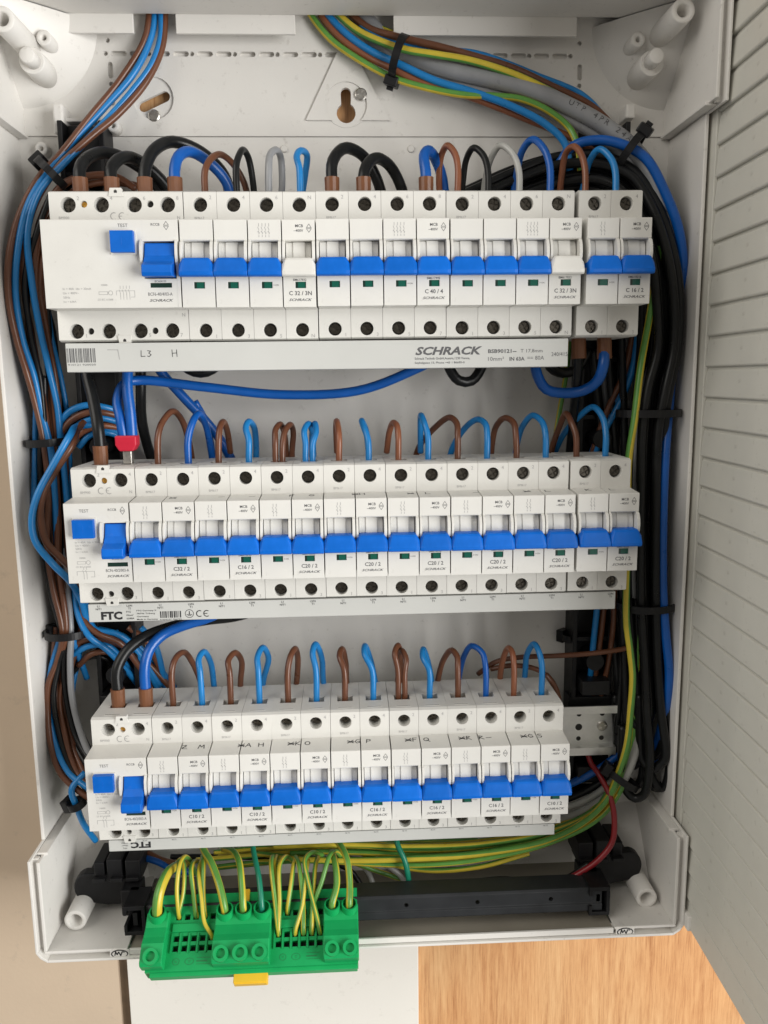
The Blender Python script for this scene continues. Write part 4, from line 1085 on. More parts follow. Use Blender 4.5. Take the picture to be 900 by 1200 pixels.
wire('sky', 1.9, [(169.7, 36, -263.6), (169.7, 36, -255.6), (169.2, 37, -239.6), (164.9, 41, -230.4), (165.4, 47, -226.9), (168.4, 54, -238.5), (170.9, 61, -254.6), (172.6, 66, -266.7)], 'blue wire looping from the tenth terminal from the left, bottom row', 'wire loops into the bottom row')
wire('brown', 1.8, [(185.5, 36, -263.6), (185.3, 36, -255.6), (185.3, 37, -240.2), (183.8, 40, -230.1), (185.6, 46, -227.1), (187.9, 52, -236.1), (188.7, 59, -254.4), (188.9, 64, -266.4)], 'left one of the two brown wires at the eleventh terminal from the left, bottom row', 'wire loops into the bottom row')
wire('brown', 1.8, [(189.3, 36, -263.6), (189.5, 36, -255.6), (189.6, 37, -242), (190.3, 40, -234.2), (188.6, 46, -230.6), (187.3, 52, -238.4), (186.5, 59, -254.3), (186.1, 64, -266.3)], 'right one of the two brown wires at the eleventh terminal from the left, bottom row', 'wire loops into the bottom row')
wire('sky', 1.9, [(205.1, 36, -263.6), (205.1, 36, -255.6), (204.9, 37, -240.7), (201.4, 41, -233.7), (201.9, 47, -230.8), (205.8, 54, -241.4), (208.5, 61, -257.5), (210.2, 66, -267.9)], 'blue wire looping from the twelfth terminal from the left, bottom row', 'wire loops into the bottom row')
wire('brown', 1.9, [(222.9, 36, -263.6), (222.9, 36, -255.6), (222.9, 37, -239.6), (223.2, 41, -234.4), (219.9, 47, -231.9), (216.2, 54, -240.5), (213.6, 61, -255.9), (213, 66, -268)], 'brown wire looping from the thirteenth terminal from the left, bottom row', 'wire loops into the bottom row')
wire('blue', 1.9, [(240.6, 36, -263.6), (240.6, 36, -255.6), (240.4, 37, -240.1), (238.7, 41, -232), (233, 47, -229.4), (229.8, 55, -238.4), (227.3, 62, -255.5), (227, 68, -269.2)], 'blue wire looping from the fourteenth terminal from the left, bottom row', 'wire loops into the bottom row')
wire('terra', 1.9, [(258.3, 36, -263.6), (258.3, 36, -255.6), (258.4, 37, -239.6), (258.4, 41, -233.1), (256.6, 47, -231.2), (255.1, 54, -239.9), (254.9, 61, -255.4), (255.5, 66, -266.9)], 'brown wire looping from the fifteenth terminal from the left, bottom row', 'wire loops into the bottom row')
wire('sky', 1.9, [(276, 36, -263.6), (276, 36, -255.6), (276, 37, -238.9), (275.2, 41, -231.9), (272.9, 47, -228.8), (270.8, 54, -238.1), (270.8, 61, -252.3), (271.6, 66, -265.6)], 'blue wire looping from the sixteenth terminal from the left, bottom row', 'wire loops into the bottom row')
# --- the feed of the middle row: black and a pair of blue wires in one red ferrule
wire('black', 3.4, [(12.2, 36, -114.4), (12.2, 36, -106.4), (12.2, 36, -98.9), (11.9, 37, -86.3), (7.1, 44, -69.2), (3.7, 50, -56.7), (2.1, 54, -41.7), (1.4, 58, -26.6)], 'thick black cable looping from the first terminal from the left, middle row', 'wire loops into the middle row', ferrule=FB)
wire('blue', 2.9, [(26.4, 36, -96.9), (26.1, 36, -93.4), (24.6, 37, -81.6), (22.8, 41, -70.8), (26.5, 44, -62), (34, 48, -60.1), (71.4, 54, -64.1), (117, 58, -69.9), (164, 56, -67.4), (197.7, 52, -56), (225.7, 48, -41.7)], 'thick blue cable swinging right from the red ferrule under the top busbar')
o = wire('blue', 3.1, [(30.8, 36, -97), (31, 36, -93.5), (30.9, 36, -79.1), (29.9, 38, -64.4), (30, 41, -49.7), (30.1, 48, -34.8)], 'thick blue cable going straight up from the red ferrule')
fx, fy, fz = [(28.2, 36, -103.5)][0]
mb = MB().prism_y([(fx - 6.2, fz + 12), (fx - 6.2, fz + 6.5), (fx - 4.0, fz + 3), (fx + 4.0, fz + 3), (fx + 6.2, fz + 6.5), (fx + 6.2, fz + 12)], 31.5, 40.0)
f = mb.build('ferrule', 'ferrule_red', o, bevel=0.8); f['label'] = 'red twin ferrule holding both blue cables'
mb = MB().box(fx - 2.6, fx + 2.6, 33.5, 38, fz - 5, fz + 3.2).build('ferrule_tip', 'screw_zinc', o, bevel=0.6)
wire('blue', 3.0, [(36.7, 62, -34.2), (41.4, 66, -52), (53.7, 70, -68.8), (67, 74, -85), (75.4, 78, -97.8), (81.9, 82, -112)], 'thick blue cable running diagonally behind the middle row')
wire('blue', 2.2, [(61.2, 74, -73.2), (66.7, 76, -85.1), (69, 78, -97.7), (70, 80, -114.4)], 'short blue cable end behind the second loop of the middle row')
wire('black', 3.2, [(216.4, 56, -38.8), (220, 56, -55.2), (225.8, 56, -62.5), (233.5, 58, -62.6), (240.2, 60, -55.4), (244.6, 62, -38.8)], 'black cable dipping below the middle of the top busbar')
wire('black', 3.2, [(53.8, 60, -37), (58.2, 60, -51.2), (68.2, 60, -55.9), (78.4, 62, -51.4), (84.2, 62, -37.2)], 'black cable dipping below the left end of the top busbar')
wire('black', 3.2, [(32.5, 64, -36.6), (30.5, 66, -62.2), (28.2, 72, -83.3), (28.5, 80, -100), (31.5, 86, -117.1)], 'black cable running down behind the red ferrule')
# --- under the narrow breaker of the top row
wire('blue', 3.2, [(308.7, 36, -34.7), (309.1, 36, -44.6), (307.9, 33, -54.5), (306.2, 38, -63.4), (300.4, 44, -69), (289.6, 48, -70.9), (278.5, 50, -68.2), (273, 52, -60), (271.6, 54, -47.1), (271.9, 56, -36.8)], 'thick blue cable looping under the right end of the top row', ferrule=('ferrule_brown', 16.0, 4.2))
wire('black', 2.8, [(294.1, 38, -34.5), (294.4, 38, -44.3), (296, 44, -60.3), (297.9, 56, -81.2), (300.3, 70, -103.5), (301.4, 80, -126.9)], 'black cable dropping from under the right end of the top row', ferrule=('ferrule_brown', 16.0, 4.2))
wire('black', 3.2, [(280.3, 60, -39.2), (283.8, 62, -54.8), (292.5, 64, -58.6), (302.8, 66, -55), (309.6, 68, -44.4)], 'black cable looping behind the blue loop at right')

# --- left bundle
GL = 'wires tied along the left wall'
BR, BL_, BK = 'brown wire tied into the left bundle', 'blue wire tied into the left bundle', 'black wire tied into the left bundle'
wire('brown', 2.0, [(44.6, 86, 160.2), (40.9, 84, 141.1), (26.4, 80, 117.4), (8.5, 74, 93.7), (-8.4, 66, 70.6), (-19, 60, 56.9), (-30.2, 54, 35), (-36, 50, 10.7), (-38.5, 50, -12.2), (-36.4, 52, -35.4), (-32.8, 54, -53.8), (-30.9, 58, -74.1), (-29, 60, -97.5), (-29.6, 62, -129.4), (-32.6, 63, -161.9), (-31.6, 63, -189.5), (-27.6, 62, -218.6), (-33.2, 63, -237.6), (-37.9, 61, -252.2), (-39.6, 59, -268.7), (-37.7, 55, -290.3), (-31.8, 51, -308.5), (-19.9, 47, -318), (-8.7, 44, -325.6)], 'outermost brown wire of the left bundle, from the top opening')
wire('sky', 2.0, [(47.6, 86, 160.2), (44.9, 85, 143.9), (34.7, 80, 121.2), (15.3, 76, 99), (-2.1, 70, 79.2), (-13.6, 62, 61.1), (-24, 56, 42.9), (-31.3, 52, 18.6), (-35.5, 52, -8.2), (-34.2, 54, -35.4), (-30.1, 57, -56.3), (-26.9, 60, -84.5), (-24.5, 60, -100.1), (-26.2, 64, -129.7), (-29.1, 68, -163), (-28.1, 70, -197.1), (-23.2, 66, -221.7), (-19, 76, -254.5)], 'outermost blue wire of the left bundle, from the top opening')
wire('brown', 2.0, [(53.6, 86, 160.2), (50.9, 83, 136.1), (41.8, 78, 115.4), (26.1, 72, 95.5), (8, 66, 79.1), (-10, 60, 60.2), (-23.8, 58, 37.6), (-31.1, 58, 8), (-31.2, 58, -22.3), (-28.2, 60, -56.3), (-26.1, 62, -97.7), (-26.7, 66, -140.8), (-28.2, 66, -173.7), (-25.5, 62, -218.6), (-35, 66, -247.3), (-32.1, 60, -279.9), (-20.2, 50, -309.6), (-9.2, 44, -316.8)], BR, GL)
wire('sky', 2.0, [(50.7, 85, 158.9), (50.6, 84, 143.5), (44.9, 80, 125.5), (32.9, 76, 109.5), (13.7, 70, 86.8), (-4.4, 62, 65.8), (-18.7, 57, 47.8), (-26, 55, 25.7), (-27.1, 57, -1.9), (-24.7, 58, -28.8), (-21.7, 60, -51.3), (-19.7, 62, -74.4), (-19.2, 63, -97.8), (-20.1, 68, -127.7), (-22.7, 74, -164.4), (-22, 74, -198.4)], 'inner bright blue wire of the left bundle, slanting across in front')
wire('brown', 2.2, [(33.5, 72, 52.9), (21.9, 70, 59.7), (8.1, 66, 59.2), (-5.4, 62, 53.6), (-17.7, 60, 37), (-25.1, 60, 12.1), (-25.8, 62, -17.1), (-24.3, 64, -46.1), (-23.8, 66, -77), (-25.5, 66, -98), (-31.3, 70, -141.4), (-30.8, 68, -185.3), (-25.1, 64, -219.3), (-32.4, 68, -248.1), (-29, 62, -286.8), (-13.5, 48, -314.6)], BR, GL)
wire('brown', 2.2, [(41.7, 76, 53.7), (23.1, 74, 57.2), (8.1, 70, 55.8), (-4.1, 66, 48.7), (-15.6, 64, 32), (-23.4, 64, 8.7), (-24.5, 66, -20.8), (-23.3, 68, -48.6), (-22.8, 69, -77.2), (-25.5, 69, -98.2), (-31.4, 73, -141.9), (-29.9, 70, -191.4), (-24.7, 66, -219.9), (-31.4, 70, -254.8), (-26.7, 64, -291.4), (-11, 50, -317)], BR, GL)
wire('black', 2.0, [(7.7, 76, 62.1), (-4.3, 72, 52.9), (-14.9, 68, 32.7), (-21.9, 68, 8.3), (-23.2, 68, -21.7), (-24, 70, -48.6), (-27.3, 70, -77.1), (-30.3, 68, -98.1), (-35.6, 70, -141.3), (-34.5, 68, -190.8), (-29.6, 66, -219.8), (-34.7, 70, -254.7), (-27, 62, -290.4), (-9.9, 48, -310.1)], BK, GL)
wire('black', 2.0, [(-25.9, 62, -56.3), (-27.5, 62, -76.8), (-31.2, 62, -97.6), (-35.7, 66, -135.2), (-35.6, 66, -173.5), (-32, 66, -195.9), (-26.7, 64, -219.2), (-29.2, 64, -252.5), (-23.2, 58, -285.2), (-7.8, 46, -304.4)], BK, GL)
wire('black', 2.4, [(-20.2, 72, -56.4), (-22.4, 72, -98.5), (-25.3, 74, -142.2), (-26.9, 72, -186.4), (-24.9, 68, -220.6), (-28.5, 68, -254.1), (-20.6, 60, -286.2), (-6.2, 48, -303.2)], BK, GL)
wire('grey', 2.1, [(-26, 76, -142.5), (-25.1, 70, -185.9), (-22.6, 63, -219), (-24.2, 62, -237.5), (-24.1, 60, -259.8), (-19.5, 56, -281.5), (-11.3, 50, -298.2), (-2.1, 44, -307.1)], 'light grey wire running down the left bundle beside the bottom row')
wire('sky', 2.0, [(-27.1, 70, -197.2), (-30.3, 68, -220.4), (-37.2, 64, -243.6), (-39.9, 62, -265.9), (-35.9, 56, -290.8), (-26.5, 50, -307), (-12.3, 44, -316.1)], 'blue wire curving beside the outer brown wire at lower left')
wire('sky', 1.7, [(-31.4, 66, -56.2), (-34.1, 66, -76.9), (-36.3, 66, -97.8), (-37.8, 64, -118.8), (-39.8, 62, -139.9)], 'thin blue wire close to the left wall')
wire('sky', 2.1, [(15.4, 76, -94), (0.1, 70, -87.5), (-8.2, 60, -87.4), (-8, 46, -92.6), (-17.2, 40, -108.6), (-25.5, 36, -125.7), (-29.9, 34, -141.1), (-28.9, 34, -152.8), (-20.3, 36, -166.9), (-13.9, 44, -179.6), (-13.8, 62, -198.1), (-13.4, 70, -217.5)], 'blue wire bulging out in a wide curve left of the middle row')
wire('brown', 2.1, [(13.2, 76, -86.5), (-2.8, 70, -83.8), (-7.1, 58, -88.8), (-6.4, 46, -96.7), (-15.7, 41, -111.3), (-23.3, 38, -126), (-25.7, 36, -141), (-23.5, 38, -154.3), (-16.8, 42, -166.3), (-13.6, 50, -176.8), (-13.8, 66, -196.4)], 'brown wire bulging out in a wide curve left of the middle row')
for c, pth in (('sky', [(-22.8, 66, -90.1), (-14.5, 64, -79.2), (-4, 66, -74.7), (7.7, 70, -76), (18.3, 78, -81.8)]), ('brown', [(-20.2, 64, -92.7), (-12.3, 64, -83.4), (-1.2, 66, -78.9), (12, 72, -80.9), (18.6, 80, -85.7)]), ('sky', [(-18, 66, -95.5), (-7.4, 66, -85.6), (3.1, 68, -82.7), (13.8, 74, -85.3), (18.9, 82, -90.1)]), ('terra', [(-16.8, 68, -98.3), (-5.7, 68, -90), (4.3, 70, -87.6), (14.1, 76, -89.7)]), ('sky', [(-11.3, 70, -100.7), (-3.5, 70, -93.3), (6.5, 72, -92), (15.2, 78, -96.3)])):
    wire(c, 2.0, pth, CNAME[c] + ' wire crossing behind the black feed cable of the middle row', 'wires crossing behind the feed of the middle row')
for c, pth in (('sky', [(-22.2, 74, -187), (-18, 66, -208.7), (-10.8, 61, -220.4), (-1.1, 64, -230.8), (5.8, 70, -243), (14.7, 80, -263.7)]), ('brown', [(-19.4, 74, -192.8), (-14.4, 66, -212.2), (-6.3, 64, -219.8), (6.2, 68, -227.8), (18.1, 76, -251.5), (23.5, 82, -270.3)]), ('sky', [(-17.2, 76, -199.1), (-8.7, 67, -217.8), (3.9, 68, -221.4), (11.6, 72, -229.9), (27.8, 80, -262.9)]), ('brown', [(-24.4, 68, -228.6), (-11, 68, -224.4), (2.3, 72, -229), (17.1, 76, -240.8), (34.1, 82, -265.1)]), ('sky', [(-24.6, 67, -235.2), (-12.9, 66, -228.9), (-2.2, 70, -230.5), (7.7, 78, -248.4), (13.6, 84, -265.3)]), ('brown', [(-21.8, 70, -243.4), (-11.8, 68, -234.8), (-2, 72, -235.9), (6.3, 82, -254.6)]), ('brown', [(10.6, 74, -219.4), (21.7, 76, -230.3), (28.9, 82, -255.3)]), ('sky', [(18.4, 76, -220.3), (25.9, 77, -230.8), (29.6, 80, -251.6), (29.9, 84, -271.3)]), ('sky', [(2.8, 72, -221.5), (18.6, 76, -244.4), (26.5, 80, -265.3)])):
    wire(c, 2.0, pth, CNAME[c] + ' wire fanning out below the middle row at left', 'wires fanning out below the middle row at left')
lbase = [(0, 68, 59.7), (-12.8, 62, 46), (-24.6, 60, 24.6), (-31.7, 60, -1.5), (-31.2, 60, -31.1), (-29.1, 62, -58.8), (-28, 64, -87.3), (-28.9, 66, -108.5), (-32.1, 68, -146.5), (-32.5, 68, -179.6), (-29.1, 68, -205.1), (-27.6, 66, -221.6), (-33.4, 66, -241.5), (-37.5, 64, -261), (-35.6, 60, -282.7), (-27.6, 54, -303.7), (-13.1, 46, -317.7)]
for c, dx, dy, r_ in (('brown', -2, 5, 1.7), ('black', 4, 7, 1.8), ('brown', 8, 3, 1.7), ('black', 1, -3, 1.7), ('sky', 10, 9, 1.6), ('black', 7, 12, 2.2), ('brown', 5, 0, 1.6), ('black', -4, 9, 1.8)):
    pth = [Vector(p) + Vector((dx + random.uniform(-1.6, 1.6), dy + random.uniform(-1.5, 1.5), random.uniform(-1, 1))) for p in lbase]
    wire(c, r_, pth[random.choice((0, 1, 2)):], CNAME[c] + ' wire packed inside the left bundle', 'wires packed inside the left bundle')
for c, pth in (('brown', [(-27.9, 70, -98.3), (-20.1, 70, -91), (-10.7, 72, -82.7), (0.9, 76, -79.9), (11.8, 82, -83.5)]), ('black', [(-24.3, 74, -101.3), (-14.1, 74, -92.4), (-2.8, 76, -88.4), (10.1, 82, -92.2)]), ('brown', [(-26, 72, -232.3), (-14.7, 72, -228), (-4.3, 74, -227.8), (7.8, 80, -238.4), (17.5, 86, -260.1)]), ('black', [(-28, 74, -250.5), (-18.4, 74, -240.2), (-7.9, 76, -240.1), (1.2, 84, -255.2)]), ('sky', [(-19.1, 74, -218.6), (-6, 74, -220.7), (6.9, 78, -227), (21.7, 82, -243.1), (35.6, 88, -267.6)]), ('brown', [(-34, 70, -217), (-36.2, 68, -233.5), (-38.1, 66, -253), (-36.7, 62, -273.6), (-29.8, 56, -295.8)])):
    wire(c, 1.8, pth, CNAME[c] + ' wire deep in the tangle left of the rows', 'wires deep in the left tangle')
wire('sky', 2.0, [(-15.8, 50, -308), (-23, 44, -316.2), (-20.7, 44, -328.1), (-19.4, 50, -343.5), (-16, 60, -361.8)], 'blue wire through the lowest tie at left')

# --- top bundle coming in through the right opening
wire('gy', 2.0, [(133.7, 90, 169.2), (138.6, 88, 158), (150.6, 86, 142.6), (170.4, 82, 127.3), (190.7, 78, 117.4), (208.5, 76, 111.1), (228.9, 74, 107.2), (249.6, 74, 106.3), (266.2, 74, 104.4), (281.5, 72, 98), (294.7, 70, 87.3), (299.2, 66, 74.1), (300.6, 66, 61.9)], 'lowest green and yellow wire of the top bundle')
wire('terra', 2.0, [(140.9, 89, 168.8), (144.8, 87, 157.6), (155.8, 85, 143.6), (173, 82, 131.7), (189.2, 78, 121.7), (204.5, 77, 115.2), (224.1, 77, 109.6), (246, 77, 103.4), (272.3, 77, 93.7), (296, 74, 83.1), (311.9, 70, 72.7)], 'terracotta brown wire low in the top bundle')
wire('sky', 2.2, [(145, 88, 168.4), (148.9, 86, 157.2), (160.9, 84, 144.2), (176.1, 80, 133.3), (193.2, 76, 123.9), (213.4, 74, 115.2), (235.1, 74, 108.6), (259.6, 72, 99.9), (280.1, 70, 89.2), (291.3, 68, 77), (294.8, 68, 62.4)], 'blue wire under the tie of the top bundle')
wire('gy', 2.2, [(150.1, 87, 168), (154.5, 85, 157.8), (166.1, 82, 146.3), (181.1, 77, 137.9), (196.1, 73, 132.2), (213.1, 71, 128.8), (234.5, 71, 125.1), (260.4, 72, 118.5), (281.2, 72, 109.6), (303.4, 72, 98.6), (319.9, 70, 87.4), (329.7, 64, 76), (340.3, 60, 60.5)], 'upper green and yellow wire of the top bundle, mostly yellow')
wire('sky', 1.8, [(160.4, 88, 168.5), (168.2, 84, 151.4), (181.8, 80, 141.9), (198.5, 78, 137.4), (219.1, 78, 133.8), (241.1, 80, 131.3), (278.2, 82, 120.6), (304.4, 80, 108.9), (316.2, 76, 96.9), (324.7, 70, 82.5)], 'thin blue wire along the top of the top bundle')
wire('brown', 2.2, [(156.3, 88, 168.5), (162.2, 86, 158.3), (174.3, 82, 146.8), (189.3, 77, 140.8), (209.4, 74, 135.5), (235.1, 75, 129.9), (261.2, 76, 122.8), (283.7, 78, 114.5), (310.4, 78, 101.4), (323.2, 74, 88.5)], 'dark brown wire along the top of the top bundle')
wire('gy', 1.4, [(168.7, 92, 170.4), (174.6, 89, 155.8), (182.7, 86, 148.5), (189.7, 83, 144), (198.9, 82, 139)], 'short yellow wire end at the right opening')
UTP = smooth_path([(163.5, 94, 171.2), (172.6, 90, 155.3), (193.9, 86, 135.6), (219.2, 79, 123.7), (245.9, 77, 117.3), (272.4, 74, 109.7), (294.7, 71, 99.7), (313.6, 67, 88.4), (330.1, 62, 74.5), (341.8, 58, 57.6), (349, 58, 35.6)], 3.0)
wire('grey', 5.0, UTP, 'thick grey data cable with printed lettering in the top bundle', name='grey_data_cable', raw=True)
wire('grey', 3.6, [(158.4, 94, 171.1), (168.4, 92, 152.2), (194, 88, 130.6), (219.8, 84, 118.2), (245.7, 82, 111.3), (271.7, 80, 103.9), (296.3, 76, 93), (314.9, 72, 82.1), (331.8, 66, 66.8), (341.7, 62, 46.3)], 'second grey cable below the lettered data cable')
mb = MB()
acc = 0.0; target = None; chars = 'UTP 4PR 24AWG'
start = min(range(len(UTP)), key=lambda i: (UTP[i] - Vector([(294.7, 71, 100.2)][0])).length)
dist = [0.0]
for i in range(1, len(UTP)): dist.append(dist[-1] + (UTP[i] - UTP[i - 1]).length)
for k, ch in enumerate(chars):
    if ch == ' ': continue
    d = dist[start] + k * 4.1
    i = max(j for j in range(len(UTP) - 1) if dist[j] <= d)
    p = UTP[i].lerp(UTP[i + 1], (d - dist[i]) / max(1e-6, dist[i + 1] - dist[i]))
    t = (UTP[i + 1] - UTP[i]).normalized()
    nrm = Vector((0.0, -1.0, 0.15)); nrm = (nrm - t * nrm.dot(t)).normalized(); up = nrm.cross(t)
    if up.z < 0: up = -up
    V, F, a, b, c, dd = glyphs(ch, 0.0)
    sc = 3.4 / (dd - c)
    mb.add([p + nrm * math.sqrt(max(0.1, 5.06 ** 2 - ((q[1] - (c + dd) / 2) * sc) ** 2)) + t * ((q[0] - (a + b) / 2) * sc) + up * ((q[1] - (c + dd) / 2) * sc) for q in V], F)
put('lettering', mb.mesh('lettering', 'cable_ink'), bpy.data.objects['grey_data_cable'])['kind'] = 'stuff'

# --- right bundle
base = [(219.3, 80, 42.8), (239.9, 76, 50.4), (263.2, 74, 59.9), (289, 72, 67.3), (311.5, 68, 67.3), (329.7, 62, 58), (341.1, 57, 40.3), (350.4, 54, 15.2), (355.8, 52, -15), (356.7, 52, -45.5), (352.4, 52, -68.7), (350.6, 53, -92.3), (351.6, 55, -146.6), (354.1, 55, -202.7), (358.1, 55, -243.3), (361.6, 54, -278.5), (363.7, 53, -308.3), (363, 52, -327.3), (361.1, 52, -335.2)]
def offs(path, n, dy):
    P = [Vector(p) for p in path]; out = []
    for i, p in enumerate(P):
        t = (P[min(i + 1, len(P) - 1)] - P[max(i - 1, 0)]); t.y = 0; t.normalize()
        q = Vector((-t.z, 0, t.x))            # in-plane normal, to the left of travel
        out.append(p - q * n * -1 + Vector((0, dy, 0)))
    return out
for k, (n_, dy) in enumerate(((3.2, -2), (-2.4, -6), (-7.8, 0), (-11.6, -5), (0.5, 5), (-5.2, 4), (-10, 8), (-14, 6), (-3, 11), (5.5, 6))):
    pth = offs(base, n_, dy)
    e_ = pth[-2 - (k % 3)] + Vector((0, 0, -2.0 * (k % 4)))
    pth = pth[: len(pth) - 2 - (k % 3)] + [e_, e_ + Vector((-1.5, 2, -6)), e_ + Vector((-6, 5, -9)), e_ + Vector((-11, 8, -5)), e_ + Vector((-13, 10, 8)), e_ + Vector((-14, 12, 40))]
    pth = [p + Vector((random.uniform(-.8, .8), random.uniform(-.8, .8), random.uniform(-.6, .6))) for p in pth]
    wire('black', 2.9, pth, ('outermost black cable of the right bundle', 'second black cable from the right wall in the right bundle', 'third black cable from the right wall in the right bundle', 'innermost front black cable of the right bundle')[k] if k < 4 else 'black cable at the back of the right bundle', 'black cables tied along the right wall')
wire('black', 3.2, [(261.6, 78, 46.8), (282.3, 76, 58.4), (302.9, 74, 61.4), (319.9, 68, 51.5), (330.7, 62, 30.5), (337.5, 60, 1.1), (340.3, 60, -39.8), (338.5, 60, -76.5), (339.6, 62, -114.4), (342.5, 62, -158.8)], 'black cable on the inner side of the right bundle')
wire('black', 3.2, [(361.1, 52, -335.2), (356.8, 54, -328.1), (351.4, 57, -309.8), (348, 60, -286.7), (346.2, 62, -251.4), (345.5, 62, -204.4)], 'black cable bending back up at the bottom of the right bundle')
wire('blue', 2.9, [(286.9, 70, 64.9), (296, 66, 76), (309.2, 62, 78.3), (323.2, 57, 74.6), (335.8, 54, 65.7), (348.2, 52, 46), (356.9, 52, 25.6), (362.3, 56, 4.5), (364.2, 64, -20.1), (363.2, 66, -50.3), (358.4, 58, -76.8), (354.2, 50, -102.8), (354.2, 49, -145.7), (356.4, 49, -195.5), (359, 48, -223.6), (362.6, 48, -252.6), (363.2, 50, -273.9), (362.5, 56, -294.5), (362.3, 66, -320.8)], 'thick blue cable curving round the outside of the right bundle')
wire('gy', 2.2, [(348.5, 60, 16.1), (344.9, 54, -2.2), (340.7, 50, -26.1), (335.2, 46, -55.6), (331.5, 44, -86.3), (329.3, 44, -112.4), (330.2, 45, -155.3), (331.5, 46, -194.1), (332.5, 45, -216.3), (334.5, 44, -233), (336.9, 44, -251.4), (337.5, 45, -273.9), (336.4, 47, -299.6), (333.4, 51, -321.4), (325.3, 49, -338.3), (310.5, 48, -353.8), (284.2, 48, -367), (238.3, 48, -374.3), (192.7, 50, -377.4), (147.1, 54, -379.3), (100.9, 60, -379.9)], 'yellow and green wire running down in front of the right bundle')
wire('grey', 2.4, [(349.6, 66, -3.3), (344.4, 60, -35.7), (339.8, 57, -68.6), (338.3, 58, -103.2), (340.1, 60, -158.3), (342.4, 60, -203.8)], 'grey wire beside the yellow wire in the right bundle')
wire('gy', 1.6, [(347, 60, -203.9), (346.1, 60, -238.8), (346.6, 60, -280.6), (343.6, 58, -310), (336.1, 54, -335.3), (323.2, 52, -352.3), (296.9, 52, -366.8)], 'thin green wire half hidden in the right bundle')
wire('pale', 3.0, [(350.9, 64, -264.3), (349.5, 60, -292.8), (344.2, 56, -313.9), (337.8, 56, -330.3), (322.1, 60, -348.7), (300.6, 66, -362.7), (266.2, 72, -371.2)], 'pale grey cable curving under the bottom row at right')
wire('pale', 2.4, [(350.3, 66, -289.4), (342.4, 62, -318.1), (329.5, 62, -336.3), (312.2, 66, -350.4), (290.1, 72, -360.6)], 'thinner pale grey wire curving under the bottom row at right')
wire('blue', 2.6, [(346.7, 70, -309.7), (332, 66, -320.9), (317.5, 66, -330.4), (301.1, 70, -340.7), (279.3, 78, -352.6)], 'dark blue cable curving under the bottom row at right')
wire('black', 2.6, [(348.4, 72, -304.4), (334.8, 68, -330.2), (318.5, 68, -342.2), (296.5, 74, -355.5)], 'black cable curving under the bottom row at right')
wire('sky', 2.0, [(340, 66, -31.7), (336, 64, -59.6), (328.2, 66, -80.9), (320, 68, -98.2), (316.3, 72, -115), (315.2, 78, -132.5)], 'blue wire slanting down towards the right end of the middle row')
wire('sky', 2.0, [(339.6, 70, -39.4), (333.7, 68, -63.8), (325.7, 70, -83.1), (319.1, 72, -97.4), (314.1, 76, -115.4)], 'second blue wire just behind the slanting one at right')
wire('brown', 2.0, [(338.4, 68, -29), (331.8, 66, -59.5), (322.8, 68, -81.9), (315, 72, -109.4), (313.9, 78, -126.8)], 'brown wire slanting down beside the blue ones at right')
wire('gy', 1.7, [(301.9, 84, -38.4), (299.7, 84, -60.1), (296.3, 84, -82.2), (293.4, 84, -104.5), (291.6, 84, -127.2)], 'green and yellow wire behind the right end of the middle row')
wire('gy', 1.7, [(308, 86, -204.1), (308, 86, -228.3), (308.2, 86, -259.1), (308.4, 86, -290.4), (309.5, 88, -310.5)], 'green and yellow wire straight down above the bare rail end')
wire('sky', 2.0, [(321.7, 70, -200.2), (319.7, 70, -228.4), (318.8, 72, -254.3), (319.7, 78, -281.2)], 'blue wire straight down above the bare rail end')
wire('brown', 2.0, [(327, 72, -200.9), (324.6, 72, -233.4), (322.1, 74, -264.2), (321.1, 78, -287.4)], 'brown wire straight down above the bare rail end')
wire('brown', 1.7, [(341.9, 58, -236.9), (330.6, 58, -238.9), (312.4, 58, -240.7), (290.3, 60, -242.5), (267.4, 64, -244.5), (252.2, 68, -248.4), (241.8, 74, -258.7)], 'dark brown wire crossing level above the bottom row at right')
wire('brown', 1.7, [(249.4, 68, -253.1), (262.9, 64, -249.6), (276.7, 62, -251.1), (285.4, 62, -256.7), (292.6, 62, -268.9)], 'short brown wire lying behind the last loops of the bottom row')
wire('brown', 1.7, [(283.8, 56, -253.2), (287.4, 52, -257.6), (290.5, 50, -265.7), (292.5, 52, -281.3)], 'brown wire end peeping out at the right end of the bottom row')
for c, r_, pth in (('black', 2.6, [(312.4, 70, -44.4), (317.3, 72, -76.6), (323.7, 74, -115.3), (327.4, 74, -160.7), (330.7, 72, -206.8), (335.1, 70, -254), (340, 66, -295.2), (343, 62, -318.1)]), ('black', 2.2, [(320.7, 66, -39.4), (324.7, 68, -71.2), (330.2, 70, -115), (334.5, 70, -171.5), (336.6, 68, -217.6), (337.7, 66, -264.6), (335.5, 66, -301.2)]), ('grey', 2.0, [(319.6, 76, -38.9), (323.3, 78, -65.9), (329.8, 80, -104.8), (334.4, 80, -138.9)]), ('black', 2.4, [(328.5, 64, -34.3), (330.8, 64, -65.9), (334.2, 66, -109.2), (335.5, 66, -159.4), (335.9, 64, -204.7), (338.1, 62, -251.2), (340.9, 62, -293.4)]), ('brown', 1.8, [(330.7, 66, -199.4), (331.3, 68, -229.3), (329, 72, -260.6), (325.2, 76, -286.7)])):
    wire(c, r_, pth, CNAME[c] + ' wire in the dark gap beside the right carrier', 'wires in the dark gap beside the right carrier')
wire('red', 1.9, [(317.1, 70, -314.9), (318.4, 66, -321.1), (322, 58, -326.4), (326.1, 50, -335.9), (328, 44, -347.9), (326.1, 40, -363.8), (318.1, 39, -375.7), (307, 41, -386.5), (292.8, 45, -395.4), (270.4, 48, -398.3), (239.1, 52, -398.4), (210.7, 58, -403.7)], 'dark red wire curving down from the rail end to the black bar')
